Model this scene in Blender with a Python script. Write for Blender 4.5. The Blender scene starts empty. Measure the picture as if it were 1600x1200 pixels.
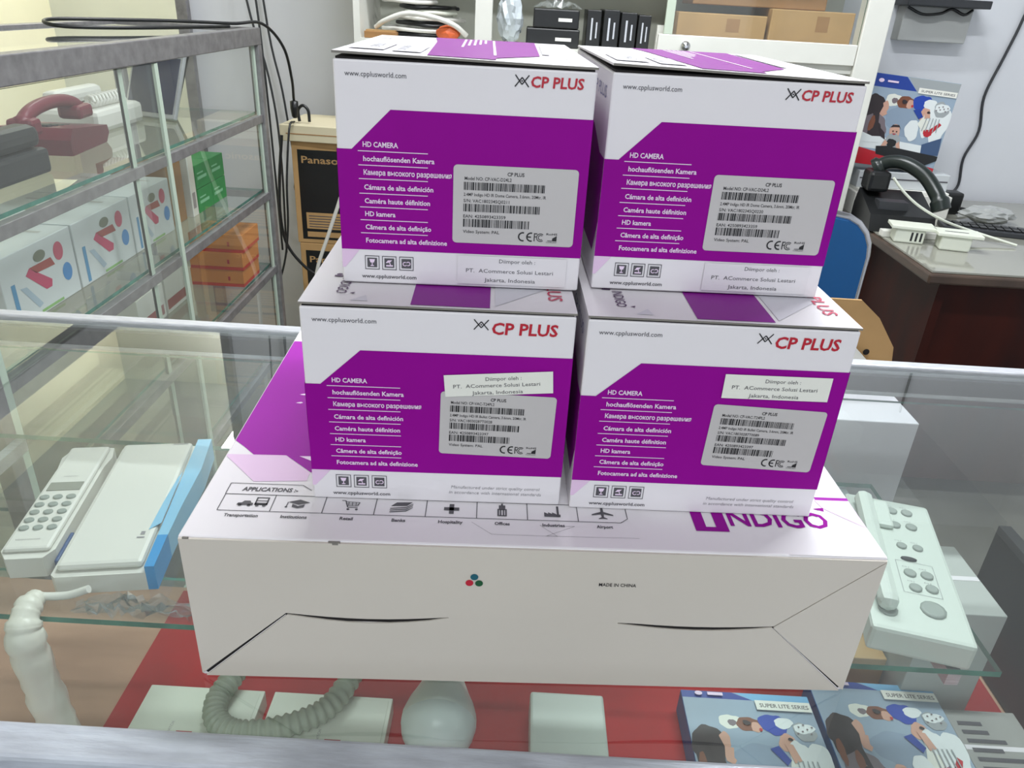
import bpy, bmesh, math, random
from mathutils import Matrix, Vector
random.seed(7)
PI = math.pi
scene = bpy.context.scene
COL = scene.collection

# ------------------------------------------------------------------ camera
CAM = (0.0, 0.0, 1.353)
T, RO = math.radians(27.014), math.radians(3.337)
fw = Vector((0, math.cos(T), -math.sin(T))); up = Vector((0, math.sin(T), math.cos(T))); rt = Vector((1, 0, 0))
r2 = math.cos(RO)*rt + math.sin(RO)*up; u2 = -math.sin(RO)*rt + math.cos(RO)*up
cd = bpy.data.cameras.new('camera'); cd.sensor_width = 36.0; cd.lens = 1182.53/1600*36.0; cd.clip_start = .02
co = bpy.data.objects.new('camera', cd); COL.objects.link(co)
M = Matrix((r2, u2, -fw)).transposed().to_4x4(); M.translation = CAM
co.matrix_world = M; scene.camera = co

# ------------------------------------------------------------------ light
vs = scene.view_settings
vs.view_transform = 'Standard'; vs.look = 'None'; vs.gamma = 1.0; vs.use_curve_mapping = False
vs.exposure = 0.0
world = bpy.data.worlds.new('sky'); scene.world = world; world.use_nodes = True
bg = world.node_tree.nodes['Background']; bg.inputs[0].default_value = (.75, .87, 1, 1); bg.inputs[1].default_value = 1.0
def area(name, loc, rot, sx, sy, power, col):
    l = bpy.data.lights.new(name, 'AREA'); l.shape = 'RECTANGLE'; l.size = sx; l.size_y = sy; l.energy = power; l.color = col
    o = bpy.data.objects.new(name, l); COL.objects.link(o); o.location = loc; o.rotation_euler = rot
    return o
# daylight coming in through the open shop front behind the camera
area('daylight_shopfront', (.3, -2.9, 1.35), (math.radians(90), 0, 0), 3.6, 2.3, 15, (1, .98, .96))
# light of the fluorescent battens under the ceiling
area('batten_light', (.45, 1.05, 2.70), (0, 0, 0), 1.2, .09, 40, (.94, .97, 1))
area('batten_light', (.2, 2.1, 2.70), (0, 0, 0), 1.2, .09, 36, (.94, .97, 1))  # unseen batten added to brighten the back wall
area('batten_light', (-.1, -1.0, 2.70), (0, 0, 0), 1.2, .09, 20, (.94, .97, 1))
area('batten_light', (-1.37, 3.55, 2.70), (0, 0, 0), .09, .8, 24, (1, .99, .97))  # lamp of the added recess, brightening the left wall

# ------------------------------------------------------------------ materials
def lin(c):
    c /= 255.0
    return c/12.92 if c <= .04045 else ((c+.055)/1.055)**2.4
def rgb(r, g, b): return (lin(r), lin(g), lin(b), 1)
def mat(name, col, rough=.5, metal=0, noise=0, nscale=20, bump=0, bscale=60, spec=.5, stretch=None, col2=None):
    m = bpy.data.materials.new(name); m.use_nodes = True
    nt = m.node_tree; N = nt.nodes; b = N['Principled BSDF']
    c = rgb(*col); b.inputs['Base Color'].default_value = c
    b.inputs['Roughness'].default_value = rough; b.inputs['Metallic'].default_value = metal
    b.inputs['Specular IOR Level'].default_value = spec
    if noise or bump:
        tc = N.new('ShaderNodeTexCoord'); mp = N.new('ShaderNodeMapping'); nt.links.new(tc.outputs['Object'], mp.inputs[0])
        if stretch: mp.inputs['Scale'].default_value = stretch
    if noise:
        n = N.new('ShaderNodeTexNoise'); n.inputs['Scale'].default_value = nscale; n.inputs['Detail'].default_value = 5
        nt.links.new(mp.outputs[0], n.inputs[0])
        mx = N.new('ShaderNodeMix'); mx.data_type = 'RGBA'
        c2 = rgb(*col2) if col2 else tuple(x*(1-noise) for x in c[:3])+(1,)
        mx.inputs[6].default_value = c; mx.inputs[7].default_value = c2
        r = N.new('ShaderNodeMapRange'); r.inputs[1].default_value = .35; r.inputs[2].default_value = .7
        nt.links.new(n.outputs[0], r.inputs[0]); nt.links.new(r.outputs[0], mx.inputs[0]); nt.links.new(mx.outputs[2], b.inputs['Base Color'])
    if bump:
        n2 = N.new('ShaderNodeTexNoise'); n2.inputs['Scale'].default_value = bscale; n2.inputs['Detail'].default_value = 4
        nt.links.new(mp.outputs[0], n2.inputs[0])
        bp = N.new('ShaderNodeBump'); bp.inputs['Strength'].default_value = bump; bp.inputs['Distance'].default_value = .002
        nt.links.new(n2.outputs[0], bp.inputs['Height']); nt.links.new(bp.outputs[0], b.inputs['Normal'])
    return m
def glass(name, tint, k=1.0, rough=.0, ior=1.5, dust_haze=0):
    m = bpy.data.materials.new(name); m.use_nodes = True; nt = m.node_tree; N = nt.nodes
    N.remove(N['Principled BSDF']); out = N['Material Output']
    tr = N.new('ShaderNodeBsdfTransparent'); tr.inputs[0].default_value = tint+(1,)
    gl = N.new('ShaderNodeBsdfGlossy'); gl.inputs['Roughness'].default_value = rough
    fr = N.new('ShaderNodeFresnel'); fr.inputs[0].default_value = ior
    ge = N.new('ShaderNodeNewGeometry')
    s1 = N.new('ShaderNodeMath'); s1.operation = 'SUBTRACT'; s1.inputs[0].default_value = 1; nt.links.new(ge.outputs['Backfacing'], s1.inputs[1])
    m1 = N.new('ShaderNodeMath'); m1.operation = 'MULTIPLY'; nt.links.new(fr.outputs[0], m1.inputs[0]); nt.links.new(s1.outputs[0], m1.inputs[1])
    m2 = N.new('ShaderNodeMath'); m2.operation = 'MULTIPLY'; m2.inputs[1].default_value = k; m2.use_clamp = True; nt.links.new(m1.outputs[0], m2.inputs[0])
    mx = N.new('ShaderNodeMixShader'); nt.links.new(m2.outputs[0], mx.inputs[0]); nt.links.new(tr.outputs[0], mx.inputs[1]); nt.links.new(gl.outputs[0], mx.inputs[2])
    last = mx
    if dust_haze:  # diffuse film, partly dust, partly standing in for hazy reflections
        df = N.new('ShaderNodeBsdfDiffuse'); df.inputs[0].default_value = (.80, .84, .82, 1); m3 = N.new('ShaderNodeMixShader')
        d1 = N.new('ShaderNodeMath'); d1.operation = 'MULTIPLY'; d1.inputs[1].default_value = dust_haze; nt.links.new(s1.outputs[0], d1.inputs[0])
        nt.links.new(d1.outputs[0], m3.inputs[0]); nt.links.new(mx.outputs[0], m3.inputs[1]); nt.links.new(df.outputs[0], m3.inputs[2]); last = m3
    nt.links.new(last.outputs[0], out.inputs[0])
    return m
def emit(name, col, s):
    m = bpy.data.materials.new(name); m.use_nodes = True; b = m.node_tree.nodes['Principled BSDF']
    b.inputs['Emission Color'].default_value = rgb(*col); b.inputs['Emission Strength'].default_value = s
    return m
K = {}
K['wall'] = mat('painted_wall', (228, 230, 235), .85, noise=.06, nscale=3, bump=.15, bscale=30)
K['cream'] = mat('cream_wall', (244, 240, 214), .85, noise=.04, nscale=3, bump=.1, bscale=30)
K['white_wall'] = mat('white_wall', (226, 228, 216), .85, noise=.05, nscale=3)
K['ceil'] = mat('ceiling_paint', (186, 188, 188), .9, noise=.03, nscale=4)
K['floor'] = mat('floor_tile_grey', (120, 118, 112), .35, noise=.2, nscale=5)
K['alu'] = mat('brushed_aluminium', (218, 220, 226), .38, .5, noise=.25, nscale=60, stretch=(1, 12, 12))
K['alu_old'] = mat('weathered_aluminium', (200, 206, 216), .42, .25, noise=.3, nscale=55, bump=.35, bscale=150, col2=(170, 174, 184), stretch=(.4, 2.2, 2.2))
K['alu_grey'] = mat('dull_grey_aluminium', (150, 148, 150), .45, .6, noise=.3, nscale=40)
K['topglass'] = glass('clear_counter_glass', (.94, .965, .955), 2.2, dust_haze=.03)
K['shglass'] = glass('clear_shelf_glass', (.95, .975, .965), 1.5, dust_haze=.03)
K['doorglass'] = glass('cabinet_door_glass', (.965, .98, .97), 1.4, dust_haze=.04)
K['gedge'] = mat('green_glass_edge', (70, 140, 122), .12, noise=.35, nscale=25, col2=(35, 95, 85))
K['gedge_pale'] = mat('pale_glass_edge', (185, 200, 185), .2)
K['paper'] = mat('white_coated_card', (232, 228, 232), .42, noise=.03, nscale=9)
K['paper_shaded'] = mat('shaded_box_card', (208, 201, 191), .5, noise=.04, nscale=8)  # white card with the shade of the front put into its colour
K['purple'] = mat('purple_print', (146, 8, 146), .5, noise=.08, nscale=10, spec=.08)
K['purple_lit'] = mat('lit_purple_print', (158, 40, 164), .35, noise=.08, nscale=8, spec=.15)  # same purple print lightened, light from above put into the colour
K['lid_purple_dim'] = mat('dimmed_purple_print', (138, 36, 146), .4, noise=.08, nscale=8, spec=.12)  # same purple print darkened, offsetting the strong light on the lids
K['lav'] = mat('lavender_print', (226, 196, 226), .42)
K['wash'] = mat('grey_wash_print', (214, 212, 220), .42)
K['red'] = mat('red_print', (184, 8, 40), .4)
K['black'] = mat('black_print', (22, 20, 24), .45)
K['ink'] = mat('grey_print', (78, 76, 82), .5)
K['ink_l'] = mat('pale_grey_print', (150, 148, 152), .5)
K['wprint'] = mat('white_print', (236, 214, 238), .45)
K['label'] = mat('silver_grey_label', (196, 192, 192), .35, noise=.05, nscale=12)
K['sticker'] = mat('white_paper_sticker', (232, 232, 224), .55)
K['clearst'] = mat('milky_sticker', (226, 222, 226), .3)
K['board_edge'] = mat('grey_board_edge', (128, 124, 118), .8)
K['gap_shade'] = mat('carton_gap_shade', (24, 20, 20), .9)  # near black, standing in for the shade inside slits and creases
K['kraft'] = mat('kraft_card', (186, 148, 98), .75, noise=.12, nscale=14)
K['kraft_d'] = mat('brown_kraft', (160, 118, 72), .75, noise=.12, nscale=14)
K['blackp'] = mat('black_plastic', (26, 27, 28), .35)
K['darkp'] = mat('dark_grey_plastic', (52, 54, 58), .45)
K['whitep'] = mat('white_plastic', (222, 221, 214), .35)
K['ivory'] = mat('ivory_plastic', (222, 226, 212), .38)
K['mint'] = mat('pale_green_plastic', (206, 214, 206), .4)
K['bluep'] = mat('blue_plastic', (52, 150, 214), .3)
K['skyp'] = mat('pale_blue_plastic', (140, 196, 228), .3)
K['key'] = mat('grey_key', (150, 158, 152), .5)
K['lcd'] = mat('grey_lcd', (150, 152, 142), .2)
K['maroon'] = mat('maroon_plastic', (112, 34, 52), .35)
K['wood'] = mat('dark_brown_wood', (58, 18, 10), .42, noise=.5, nscale=5, stretch=(2, 2, .6), col2=(38, 15, 13), spec=.2)
K['wood_top'] = mat('desk_top_wood', (82, 66, 56), .3, noise=.4, nscale=6, col2=(58, 46, 40))
K['redcloth'] = mat('red_liner', (170, 22, 28), .8, noise=.25, nscale=12)
K['tan'] = mat('tan_board', (186, 148, 124), .7, noise=.15, nscale=6, stretch=(1, 6, 1))
K['chairblue'] = mat('blue_vinyl', (10, 82, 138), .42, noise=.1, nscale=8)
K['chrome'] = mat('chrome_tube', (200, 200, 205), .2, 1)
K['wcab'] = mat('white_cabinet_paint', (226, 226, 218), .4, noise=.05, nscale=10)
K['cord_g'] = mat('grey_green_cord', (150, 158, 140), .5)
K['bagpl'] = mat('milky_plastic_bag', (222, 220, 208), .35, bump=.5, bscale=40)
K['foil'] = glass('clear_film', (.95, .96, .96), 2.0, .15, dust_haze=.10)
K['green'] = mat('green_carton', (22, 160, 68), .4, noise=.12, nscale=30)
K['orange'] = mat('orange_carton', (226, 142, 66), .5, noise=.08, nscale=10)
K['oredge'] = mat('red_orange_band', (208, 52, 34), .5)
K['tube'] = emit('fluorescent_tube', (245, 250, 255), 6)

# ------------------------------------------------------------------ mesh tools
class MB:
    def __init__(s): s.v = []; s.f = []; s.m = []; s.sm = []
    def add(s, vs, fs, m=0, smooth=False):
        b = len(s.v); s.v += [tuple(x) for x in vs]
        for f in fs: s.f.append([b+i for i in f]); s.m.append(m); s.sm.append(smooth)
        return s
    def box(s, x0, x1, y0, y1, z0, z1, m=0, bev=0):
        if bev:
            bm = bmesh.new(); bmesh.ops.create_cube(bm, size=1)
            for v in bm.verts: v.co = Vector(((x0+x1)/2+v.co.x*(x1-x0), (y0+y1)/2+v.co.y*(y1-y0), (z0+z1)/2+v.co.z*(z1-z0)))
            bmesh.ops.bevel(bm, geom=bm.edges[:]+bm.verts[:], offset=bev, segments=2, profile=.5, affect='EDGES')
            bm.verts.index_update()
            s.add([v.co for v in bm.verts], [[v.index for v in f.verts] for f in bm.faces], m); bm.free(); return s
        return s.add([(x0,y0,z0),(x1,y0,z0),(x1,y1,z0),(x0,y1,z0),(x0,y0,z1),(x1,y0,z1),(x1,y1,z1),(x0,y1,z1)],
              [(0,3,2,1),(4,5,6,7),(0,1,5,4),(1,2,6,5),(2,3,7,6),(3,0,4,7)], m)
    def prism(s, pts, h0, h1, axis='z', m=0):   # polygon extruded
        def q(a, b, h): return (a,b,h) if axis == 'z' else ((a,h,b) if axis == 'y' else (h,a,b))
        n = len(pts)
        s.add([q(a,b,h0) for a,b in pts]+[q(a,b,h1) for a,b in pts],
              [list(range(n))[::-1], list(range(n,2*n))]+[(i,(i+1)%n,n+(i+1)%n,n+i) for i in range(n)], m); return s
    def tube(s, path, r, n=8, m=0, caps=True, rf=None):
        P = [Vector(p) for p in path]; rings = []; L = len(P)
        prev = None
        for i, p in enumerate(P):
            t = (P[min(i+1,L-1)]-P[max(i-1,0)]).normalized()
            if prev is None:
                a = Vector((0,0,1)) if abs(t.z) < .9 else Vector((1,0,0)); u = t.cross(a).normalized()
            else:
                u = (prev - t*prev.dot(t)).normalized()
            prev = u; w = t.cross(u); rr = rf(i/(L-1)) if rf else (r[i] if isinstance(r,(list,tuple)) else r)
            rings.append([p + (u*math.cos(2*PI*k/n)+w*math.sin(2*PI*k/n))*rr for k in range(n)])
        vs = [v for g in rings for v in g]
        fs = [(i*n+k, i*n+(k+1)%n, (i+1)*n+(k+1)%n, (i+1)*n+k) for i in range(L-1) for k in range(n)]
        s.add(vs, fs, m, True)
        if caps: s.add(rings[0], [list(range(n))[::-1]], m); s.add(rings[-1], [list(range(n))], m)
        return s
    def lathe(s, prof, n=20, m=0, mtx=None):
        vs = []
        for r, h in prof:
            for k in range(n):
                v = Vector((r*math.cos(2*PI*k/n), r*math.sin(2*PI*k/n), h)); vs.append(mtx @ v if mtx else v)
        L = len(prof)
        fs = [(i*n+k, i*n+(k+1)%n, (i+1)*n+(k+1)%n, (i+1)*n+k) for i in range(L-1) for k in range(n)]
        s.add(vs, fs, m, True)
        s.add(vs[:n], [list(range(n))[::-1]], m); s.add(vs[-n:], [list(range(n))], m)
        return s
    def build(s, name, mats, parent=None, loc=None, rz=0):
        me = bpy.data.meshes.new(name); me.from_pydata(s.v, [], s.f)
        for x in (mats if isinstance(mats,(list,tuple)) else [mats]): me.materials.append(K[x] if isinstance(x,str) else x)
        me.polygons.foreach_set('material_index', s.m); me.polygons.foreach_set('use_smooth', s.sm); me.update()
        o = bpy.data.objects.new(name, me); COL.objects.link(o)
        if parent: o.parent = parent
        if loc: o.location = loc
        o.rotation_euler.z = rz
        return o
def tag(o, label, cat, group=None):
    o['label'] = label; o['category'] = cat
    if group: o['group'] = group
    return o
def thing(name, label, cat, loc=(0,0,0), rz=0, group=None, rot=None):
    o = bpy.data.objects.new(name, None); o.empty_display_size = .05; COL.objects.link(o); o.location = loc
    o.rotation_euler = rot if rot else (0,0,rz)
    return tag(o, label, cat, group)
def struct(name, mb, m):
    o = mb.build(name, m); o['kind'] = 'structure'; return o
def sm(path, n=6):     # catmull-rom
    P = [Vector(p) for p in path]; P = [P[0]*2-P[1]]+P+[P[-1]*2-P[-2]]; out = []
    for i in range(1, len(P)-2):
        a,b,c,d = P[i-1:i+3]
        for k in range(n):
            t = k/n
            out.append(.5*((2*b)+(c-a)*t+(2*a-5*b+4*c-d)*t*t+(3*b-a-3*c+d)*t**3))
    return out+[P[-2]]

# flat print on a face: 2-D millimetres mapped on a plane of the thing
_TC = {}
def tmesh(body, bold=0, shear=0):
    k = (body, bold, shear)
    if k not in _TC:
        cu = bpy.data.curves.new('t', 'FONT'); cu.body = body; cu.resolution_u = 2; cu.offset = bold; cu.shear = shear
        o = bpy.data.objects.new('t', cu); COL.objects.link(o)
        dg = bpy.context.evaluated_depsgraph_get(); me = bpy.data.meshes.new_from_object(o.evaluated_get(dg))
        vs = [(v.co.x, v.co.y) for v in me.vertices]; fs = [list(p.vertices) for p in me.polygons]
        bpy.data.objects.remove(o); bpy.data.curves.remove(cu); bpy.data.meshes.remove(me)
        _TC[k] = (vs, fs)
    return _TC[k]
class Sheet:
    def __init__(s, O, U, V, lift=.00025):
        s.O = Vector(O); s.U = Vector(U); s.V = Vector(V); s.N = s.U.cross(s.V); s.l = lift; s.mb = MB()
    def P(s, a, b): return s.O + s.U*(a/1000) + s.V*(b/1000) + s.N*s.l
    def poly(s, pts, m=0): s.mb.add([s.P(*q) for q in pts], [list(range(len(pts)))], m); return s
    def rect(s, x0, y0, x1, y1, m=0): return s.poly([(x0,y0),(x1,y0),(x1,y1),(x0,y1)], m)
    def frame(s, x0, y0, x1, y1, w, m=0):
        s.rect(x0,y0,x1,y0+w,m); s.rect(x0,y1-w,x1,y1,m); s.rect(x0,y0+w,x0+w,y1-w,m); s.rect(x1-w,y0+w,x1,y1-w,m); return s
    def line(s, pts, w, m=0):
        for (a,b),(c,d) in zip(pts, pts[1:]):
            L = math.hypot(c-a, d-b) or 1; nx, ny = -(d-b)/L*w/2, (c-a)/L*w/2
            s.poly([(a+nx,b+ny),(a-nx,b-ny),(c-nx,d-ny),(c+nx,d+ny)], m)
        return s
    def disc(s, x, y, rx, ry=None, m=0, n=18): 
        ry = ry or rx; return s.poly([(x+rx*math.cos(2*PI*k/n), y+ry*math.sin(2*PI*k/n)) for k in range(n)], m)
    def arc(s, x, y, r, a0, a1, w, m=0, n=12):
        return s.line([(x+r*math.cos(math.radians(a0+(a1-a0)*k/n)), y+r*math.sin(math.radians(a0+(a1-a0)*k/n))) for k in range(n+1)], w, m)
    def text(s, body, x, y, width=None, h=None, m=0, bold=0, shear=0, ang=0, align='l'):
        # x,y = left baseline, width = drawn width, h = capital height (both mm)
        vs, fs = tmesh(body, bold, shear); x0 = min(v[0] for v in vs); x1 = max(v[0] for v in vs)
        sy = (h/.70); sx = width/(x1-x0) if width else sy
        ca, sa = math.cos(math.radians(ang)), math.sin(math.radians(ang)); W = (x1-x0)*sx
        ox = 0 if align == 'l' else (-W/2 if align == 'c' else -W)
        out = []
        for a, b in vs:
            a = (a-x0)*sx+ox; b = b*sy; out.append(s.P(x+a*ca-b*sa, y+a*sa+b*ca))
        s.mb.add(out, fs, m); return s
    def build(s, name, mats, parent): return s.mb.build(name, mats, parent)
def part(name, m, parent, *a, bev=0): return MB().box(*a, bev=bev).build(name, m, parent)

# ------------------------------------------------------------------ the room
struct('floor', MB().box(-2.6, 2.7, -3.2, 4.3, -.1, 0), 'floor')
struct('ceiling', MB().box(-2.6, 2.7, -3.2, 4.3, 2.8, 2.9), 'ceil')
struct('wall_back', MB().box(-1.27, 2.7, 3.0, 3.12, 0, 2.8), 'wall')
struct('wall_added_recess', MB().box(-2.6, -1.27, 4.0, 4.12, 0, 2.8), 'white_wall')  # wall set back as an added recess, so it shows brighter
struct('wall_added_recess_side', MB().box(-1.27, -1.15, 3.12, 4.12, 0, 2.8), 'white_wall')  # return of the added recess
struct('wall_left', MB().box(-2.46, -2.32, -3.2, 4.0, 0, 2.8), 'cream')
struct('wall_right', MB().box(2.35, 2.47, -3.2, 3.0, 0, 2.8), 'wall')
struct('wall_front', MB().box(-2.32, -1.6, -3.12, -3.0, 0, 2.8).box(2.1, 2.35, -3.12, -3.0, 0, 2.8).box(-1.6, 2.1, -3.12, -3.0, 2.5, 2.8), 'wall')
for i, (x, y, r) in enumerate(((.45, 1.05, 0), (-.1, -1.0, 0), (-1.37, 3.55, PI/2), (.2, 2.1, 0))):
    t = thing('fluorescent_batten', ['white fluorescent batten on the ceiling above the counter', 'white fluorescent batten on the ceiling near the shop front', 'white fluorescent batten on the ceiling of the added recess', 'added white fluorescent batten on the ceiling, brightening the back wall'][i], 'lamp', (x, y, 2.8), r, 'ceiling battens')
    part('batten_body', 'whitep', t, -.42 if i == 2 else -.62, .42 if i == 2 else .62, -.03, .03, -.045, 0)
    MB().tube([(-.4 if i == 2 else -.59,0,-.062),(.4 if i == 2 else .59,0,-.062)], .014, 10).build('tube', 'tube', t)

# ------------------------------------------------------------------ the glass counter
ct = thing('glass_display_counter', 'aluminium framed glass counter that carries the stacked cartons', 'counter', (0,0,0))
X0, X1, YF, YB = -.80, .80, .246, .800
MB().box(X0+.02, X1-.02, YF+.022, YB-.02, .994, 1.0).build('top_pane', 'topglass', ct)
r = MB().box(X0, X1, YF, YF+.0215, .962, 1.0018, bev=.0025); r.box(X0, X1, YF-.013, YF+.001, .955, .984, bev=.002)
r.build('front_rail', 'alu_old', ct)
r = MB().box(X0, X1, YB-.016, YB, .965, 1.004, bev=.002); r.build('back_rail', 'alu', ct)
MB().box(X0+.03, X1-.03, YB-.024, YB-.0165, .975, .9935).build('seal_strip', 'blackp', ct)
for sx in (X0, X1-.022):
    MB().box(sx, sx+.022, YF+.0215, YB-.016, .965, 1.003, bev=.002).build('end_rail', 'alu', ct)
    for y in (YF, YB-.022): MB().box(sx, sx+.022, y, y+.022, 0, .962, bev=.002).build('post', 'alu_grey', ct)
MB().box(X0+.022, X1-.022, YF+.022, YB-.022, .575, .618).build('base_board', 'tan', ct)
MB().box(-.425, .61, YF+.03, YB-.03, .618, .620).build('red_liner', 'redcloth', ct)
MB().box(X0+.022, X1-.022, YF+.004, YF+.018, .02, .575).build('plinth_panel', 'wcab', ct)
MB().box(X0+.022, X1-.022, YF+.008, YF+.013, .618, .960).build('front_pane', 'doorglass', ct)
def pane(name, x0, x1, y0, y1, z0, z1, parent, edge='gedge', gl='shglass', front='y'):
    o = MB().box(x0, x1, y0, y1, z0, z1)
    o.m = [0,0,1,1,1,1] if z1-z0 < .02 else ([1,1,0,1,0,1] if y1-y0 < .02 else [1,1,1,0,1,0])
    return o.build(name, [gl, edge], parent)
pane('shelf_pane', -.78, .443, .487, .775, .844, .850, ct)
pane('back_pane', -.77, .02, YB-.012, YB-.007, .62, .960, ct, gl='doorglass')
pane('back_pane', -.02, .77, YB-.021, YB-.016, .62, .960, ct, gl='doorglass')
for x in (-.60, -.1, .40):
    MB().box(x, x+.012, .49, YB-.024, .828, .8435).build('shelf_bracket', 'alu', ct)
MB().box(.615, .63, .30, .775, .62, .80).build('dark_panel', 'blackp', ct)  # black panel added to darken the lower right of the counter
MB().box(X1-.016, X1-.008, YF+.022, YB-.022, .03, .962).build('pale_reflection_panel', 'wcab', ct)  # white panel added to stand in for light reflected in the glass

# ------------------------------------------------------------------ the large carton
BW, BD, BH = .3715, .415, .0989
bx = thing('recorder_carton', 'large flat white and violet carton under the four stacked camera cartons', 'box', (-.1665, .3037, 1.0003), math.radians(2.382))
MB().box(0, BW, .0013, BD, 0, BH, bev=.0012).build('body', 'paper', bx)
# front flaps: four pieces meeting at the mid seam, slits open along it
e = .0007
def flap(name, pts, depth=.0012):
    MB().prism(pts, .0013-depth, .0014, 'y').build(name, 'paper_shaded', bx)
def sag(x0, x1, z, d, n=8): return [(x0+(x1-x0)*k/n, z-d*math.sin(PI*k/n)) for k in range(n+1)]
Lx, Rx, A, Bx = .0515, .3195, .1395, .2325
up_edge = [(e, BH-e), (e, .0026), (Lx, .0497)]+sag(Lx, A, .0497, .0028)[1:]+[(A, .0493), (Bx, .0493)]+sag(Bx, Rx, .0497, .002)[1:]
up_edge += [(BW-e, BH-.0012)]
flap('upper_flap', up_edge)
lo = [(e*2+.0012, .0006), (BW-e*2-.0012, .0006), (Rx-.0006, .0485)]+sag(Rx-.0006, Bx, .0482, .0034)[1:]+[(Bx+.0002, .0490), (A-.0002, .0490)]+sag(A, Lx+.0006, .0482, .0046)[1:]
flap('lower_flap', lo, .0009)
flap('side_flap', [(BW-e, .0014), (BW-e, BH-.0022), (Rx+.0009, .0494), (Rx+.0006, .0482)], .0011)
for q in ((51.0, 44.0, 140.2, 49.7), (232.2, 44.8, 320.2, 49.6)):
    s = Sheet((0,.0013,0), (1,0,0), (0,0,1), .00015); s.rect(*q); s.build('slit', 'gap_shade', bx)
for q in ([(3,2.6),(51.5,49.3)], [(320.2,49.0),(368.5,2.8)], [(320.4,49.7),(369,96)]):
    s = Sheet((0,.0013,0), (1,0,0), (0,0,1), .00015); s.line(q, 1.5); s.build('crease_gap', 'gap_shade', bx)
s = Sheet((0,.0001,0), (1,0,0), (0,0,1), .0003)
s.disc(152.7, 78.9, 2.1, m=0); s.disc(150.2, 74.8, 2.1, m=1); s.disc(155.3, 74.7, 2.1, m=2)
s.build('colour_dots', [mat('teal_dot', (16, 92, 110)), mat('red_dot', (190, 26, 52)), mat('green_dot', (14, 84, 48))], bx)
s = Sheet((0,.0001,0), (1,0,0), (0,0,1), .0003); s.text('MADE IN CHINA', 219.3, 75.2, 20, 2.2, bold=.01); s.build('origin_lettering', 'black', bx)
# printed top
def topsheet(lift=.0003): return Sheet((0,0,BH), (1,0,0), (0,1,0), lift)
s = topsheet(.0002)
s.poly([(1,247),(1,95),(8,88.5),(16.5,79.6),(36,80),(54.5,62.6),(90,62),(90,247)])
s.build('violet_field', 'purple_lit', bx)
s = topsheet(.0003); s.rect(351, 52, 370.8, 54.8); s.build('violet_stripe', 'purple_lit', bx)
s = topsheet(.00025)
s.poly([(1.2,79),(16.5,79.4),(36,79.8),(54,62),(54,53.8),(24.5,51.5),(1.2,77)])
s.build('lavender_field', 'lav', bx)
s = topsheet(.00025); s.poly([(350,52),(370.6,52),(370.6,26),(352,44)]); s.build('lavender_field', 'lav', bx)
for q in [[(43.9,79.3),(60,79.8),(60,70)]]+[[(25.5,y),(29.5,y+1.6),(31,y+.4),(29.5,y-.8),(26.4,y-.3),(27.2,y+.4)] for y in (157.5, 145.5)]:
    s = topsheet(.00034); s.poly(q); s.build('white_arrow', 'wprint', bx)
s = topsheet()
s.line([(12.6,49.3),(12.6,38.9),(57,38.9)], .45).line([(12.6,49.3),(53,49.3),(59,44.5)], .45)
s.line([(12.8,38.9),(12.8,23.9),(231.8,23.9),(236,27.6),(236,38.9),(12.6,38.9)], .45)
for k in range(1, 8): s.line([(12.8+27.95*k, 23.9),(12.8+27.95*k, 38.9)], .45)
s.text('APPLICATIONS :-', 20.6, 42.3, 31, 3.6, bold=.03, shear=.1)
for k, (w, wd) in enumerate((('Transportation',18),('Institutions',14),('Retail',7),('Banks',7.4),('Hospitality',13.2),('Offices',8.2),('Industries',12.2),('Airport',9))):
    s.text(w, 12.8+27.95*k+14, 18.7, wd, 2.5, align='c', bold=.03)
cx = lambda k: 12.8+27.95*k+14
# car and bus
s.poly([(21.5,29),(22,31),(24,31.3),(25,33),(28.2,33),(29,31.3),(30.2,31),(30.2,29)]).disc(23.4,29,1).disc(28.2,29,1)
s.frame(31, 29.5, 38, 36.5, .8).rect(31, 29.5, 38, 31.5).rect(31, 33, 38, 33.6).disc(32.6,29,1).disc(36.4,29,1)
# mortar board
s.poly([(cx(1)-6,33),(cx(1),35.5),(cx(1)+6,33),(cx(1),30.8)]).poly([(cx(1)-3.4,31.3),(cx(1),29.6),(cx(1)+3.4,31.3),(cx(1)+3.2,28.6),(cx(1),27.6),(cx(1)-3.2,28.6)]).line([(cx(1)-6,33),(cx(1)-6.2,29)], .5).disc(cx(1)-6.3,28.6,.7)
# trolley
s.line([(cx(2)-5,36),(cx(2)-3,36),(cx(2)-1,30),(cx(2)+4.4,30)], .6).line([(cx(2)-2.6,35),(cx(2)+5,34.6),(cx(2)+4.2,31.6),(cx(2)-1.6,31.6)], .5)
for q in (-1, 1, 3): s.line([(cx(2)+q,34.8),(cx(2)+q+.2,31.6)], .35)
s.line([(cx(2)-2.6,33.2),(cx(2)+4.6,33)], .35).disc(cx(2)-.6,28.3,.8).disc(cx(2)+4,28.3,.8)
# banknotes
for q in (0, 1.6, 3.2):
    s.poly([(cx(3)-6,27.4+q),(cx(3)+3,28.8+q),(cx(3)+6.5,32.0+q),(cx(3)+6.5,31.4+q),(cx(3)+3.2,28+q),(cx(3)-5.6,26.7+q)])
s.poly([(cx(3)-5.6,32.4),(cx(3)+3.2,33),(cx(3)+6,36.4),(cx(3)-2.6,35.9)])
# hospital cross
s.rect(cx(4)-4.2,30.2,cx(4)+4.2,33.0).rect(cx(4)-1.3,27.2,cx(4)+1.3,36)
# office tower
s.frame(cx(5)-2.6,26.5,cx(5)+2.6,33,.9).rect(cx(5)-1.8,33,cx(5)+1.8,36.4).rect(cx(5)-.5,36,cx(5)+.5,38).rect(cx(5)-1.2,27,cx(5)-.4,32.6).rect(cx(5)+.4,27,cx(5)+1.2,32.6)
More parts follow.
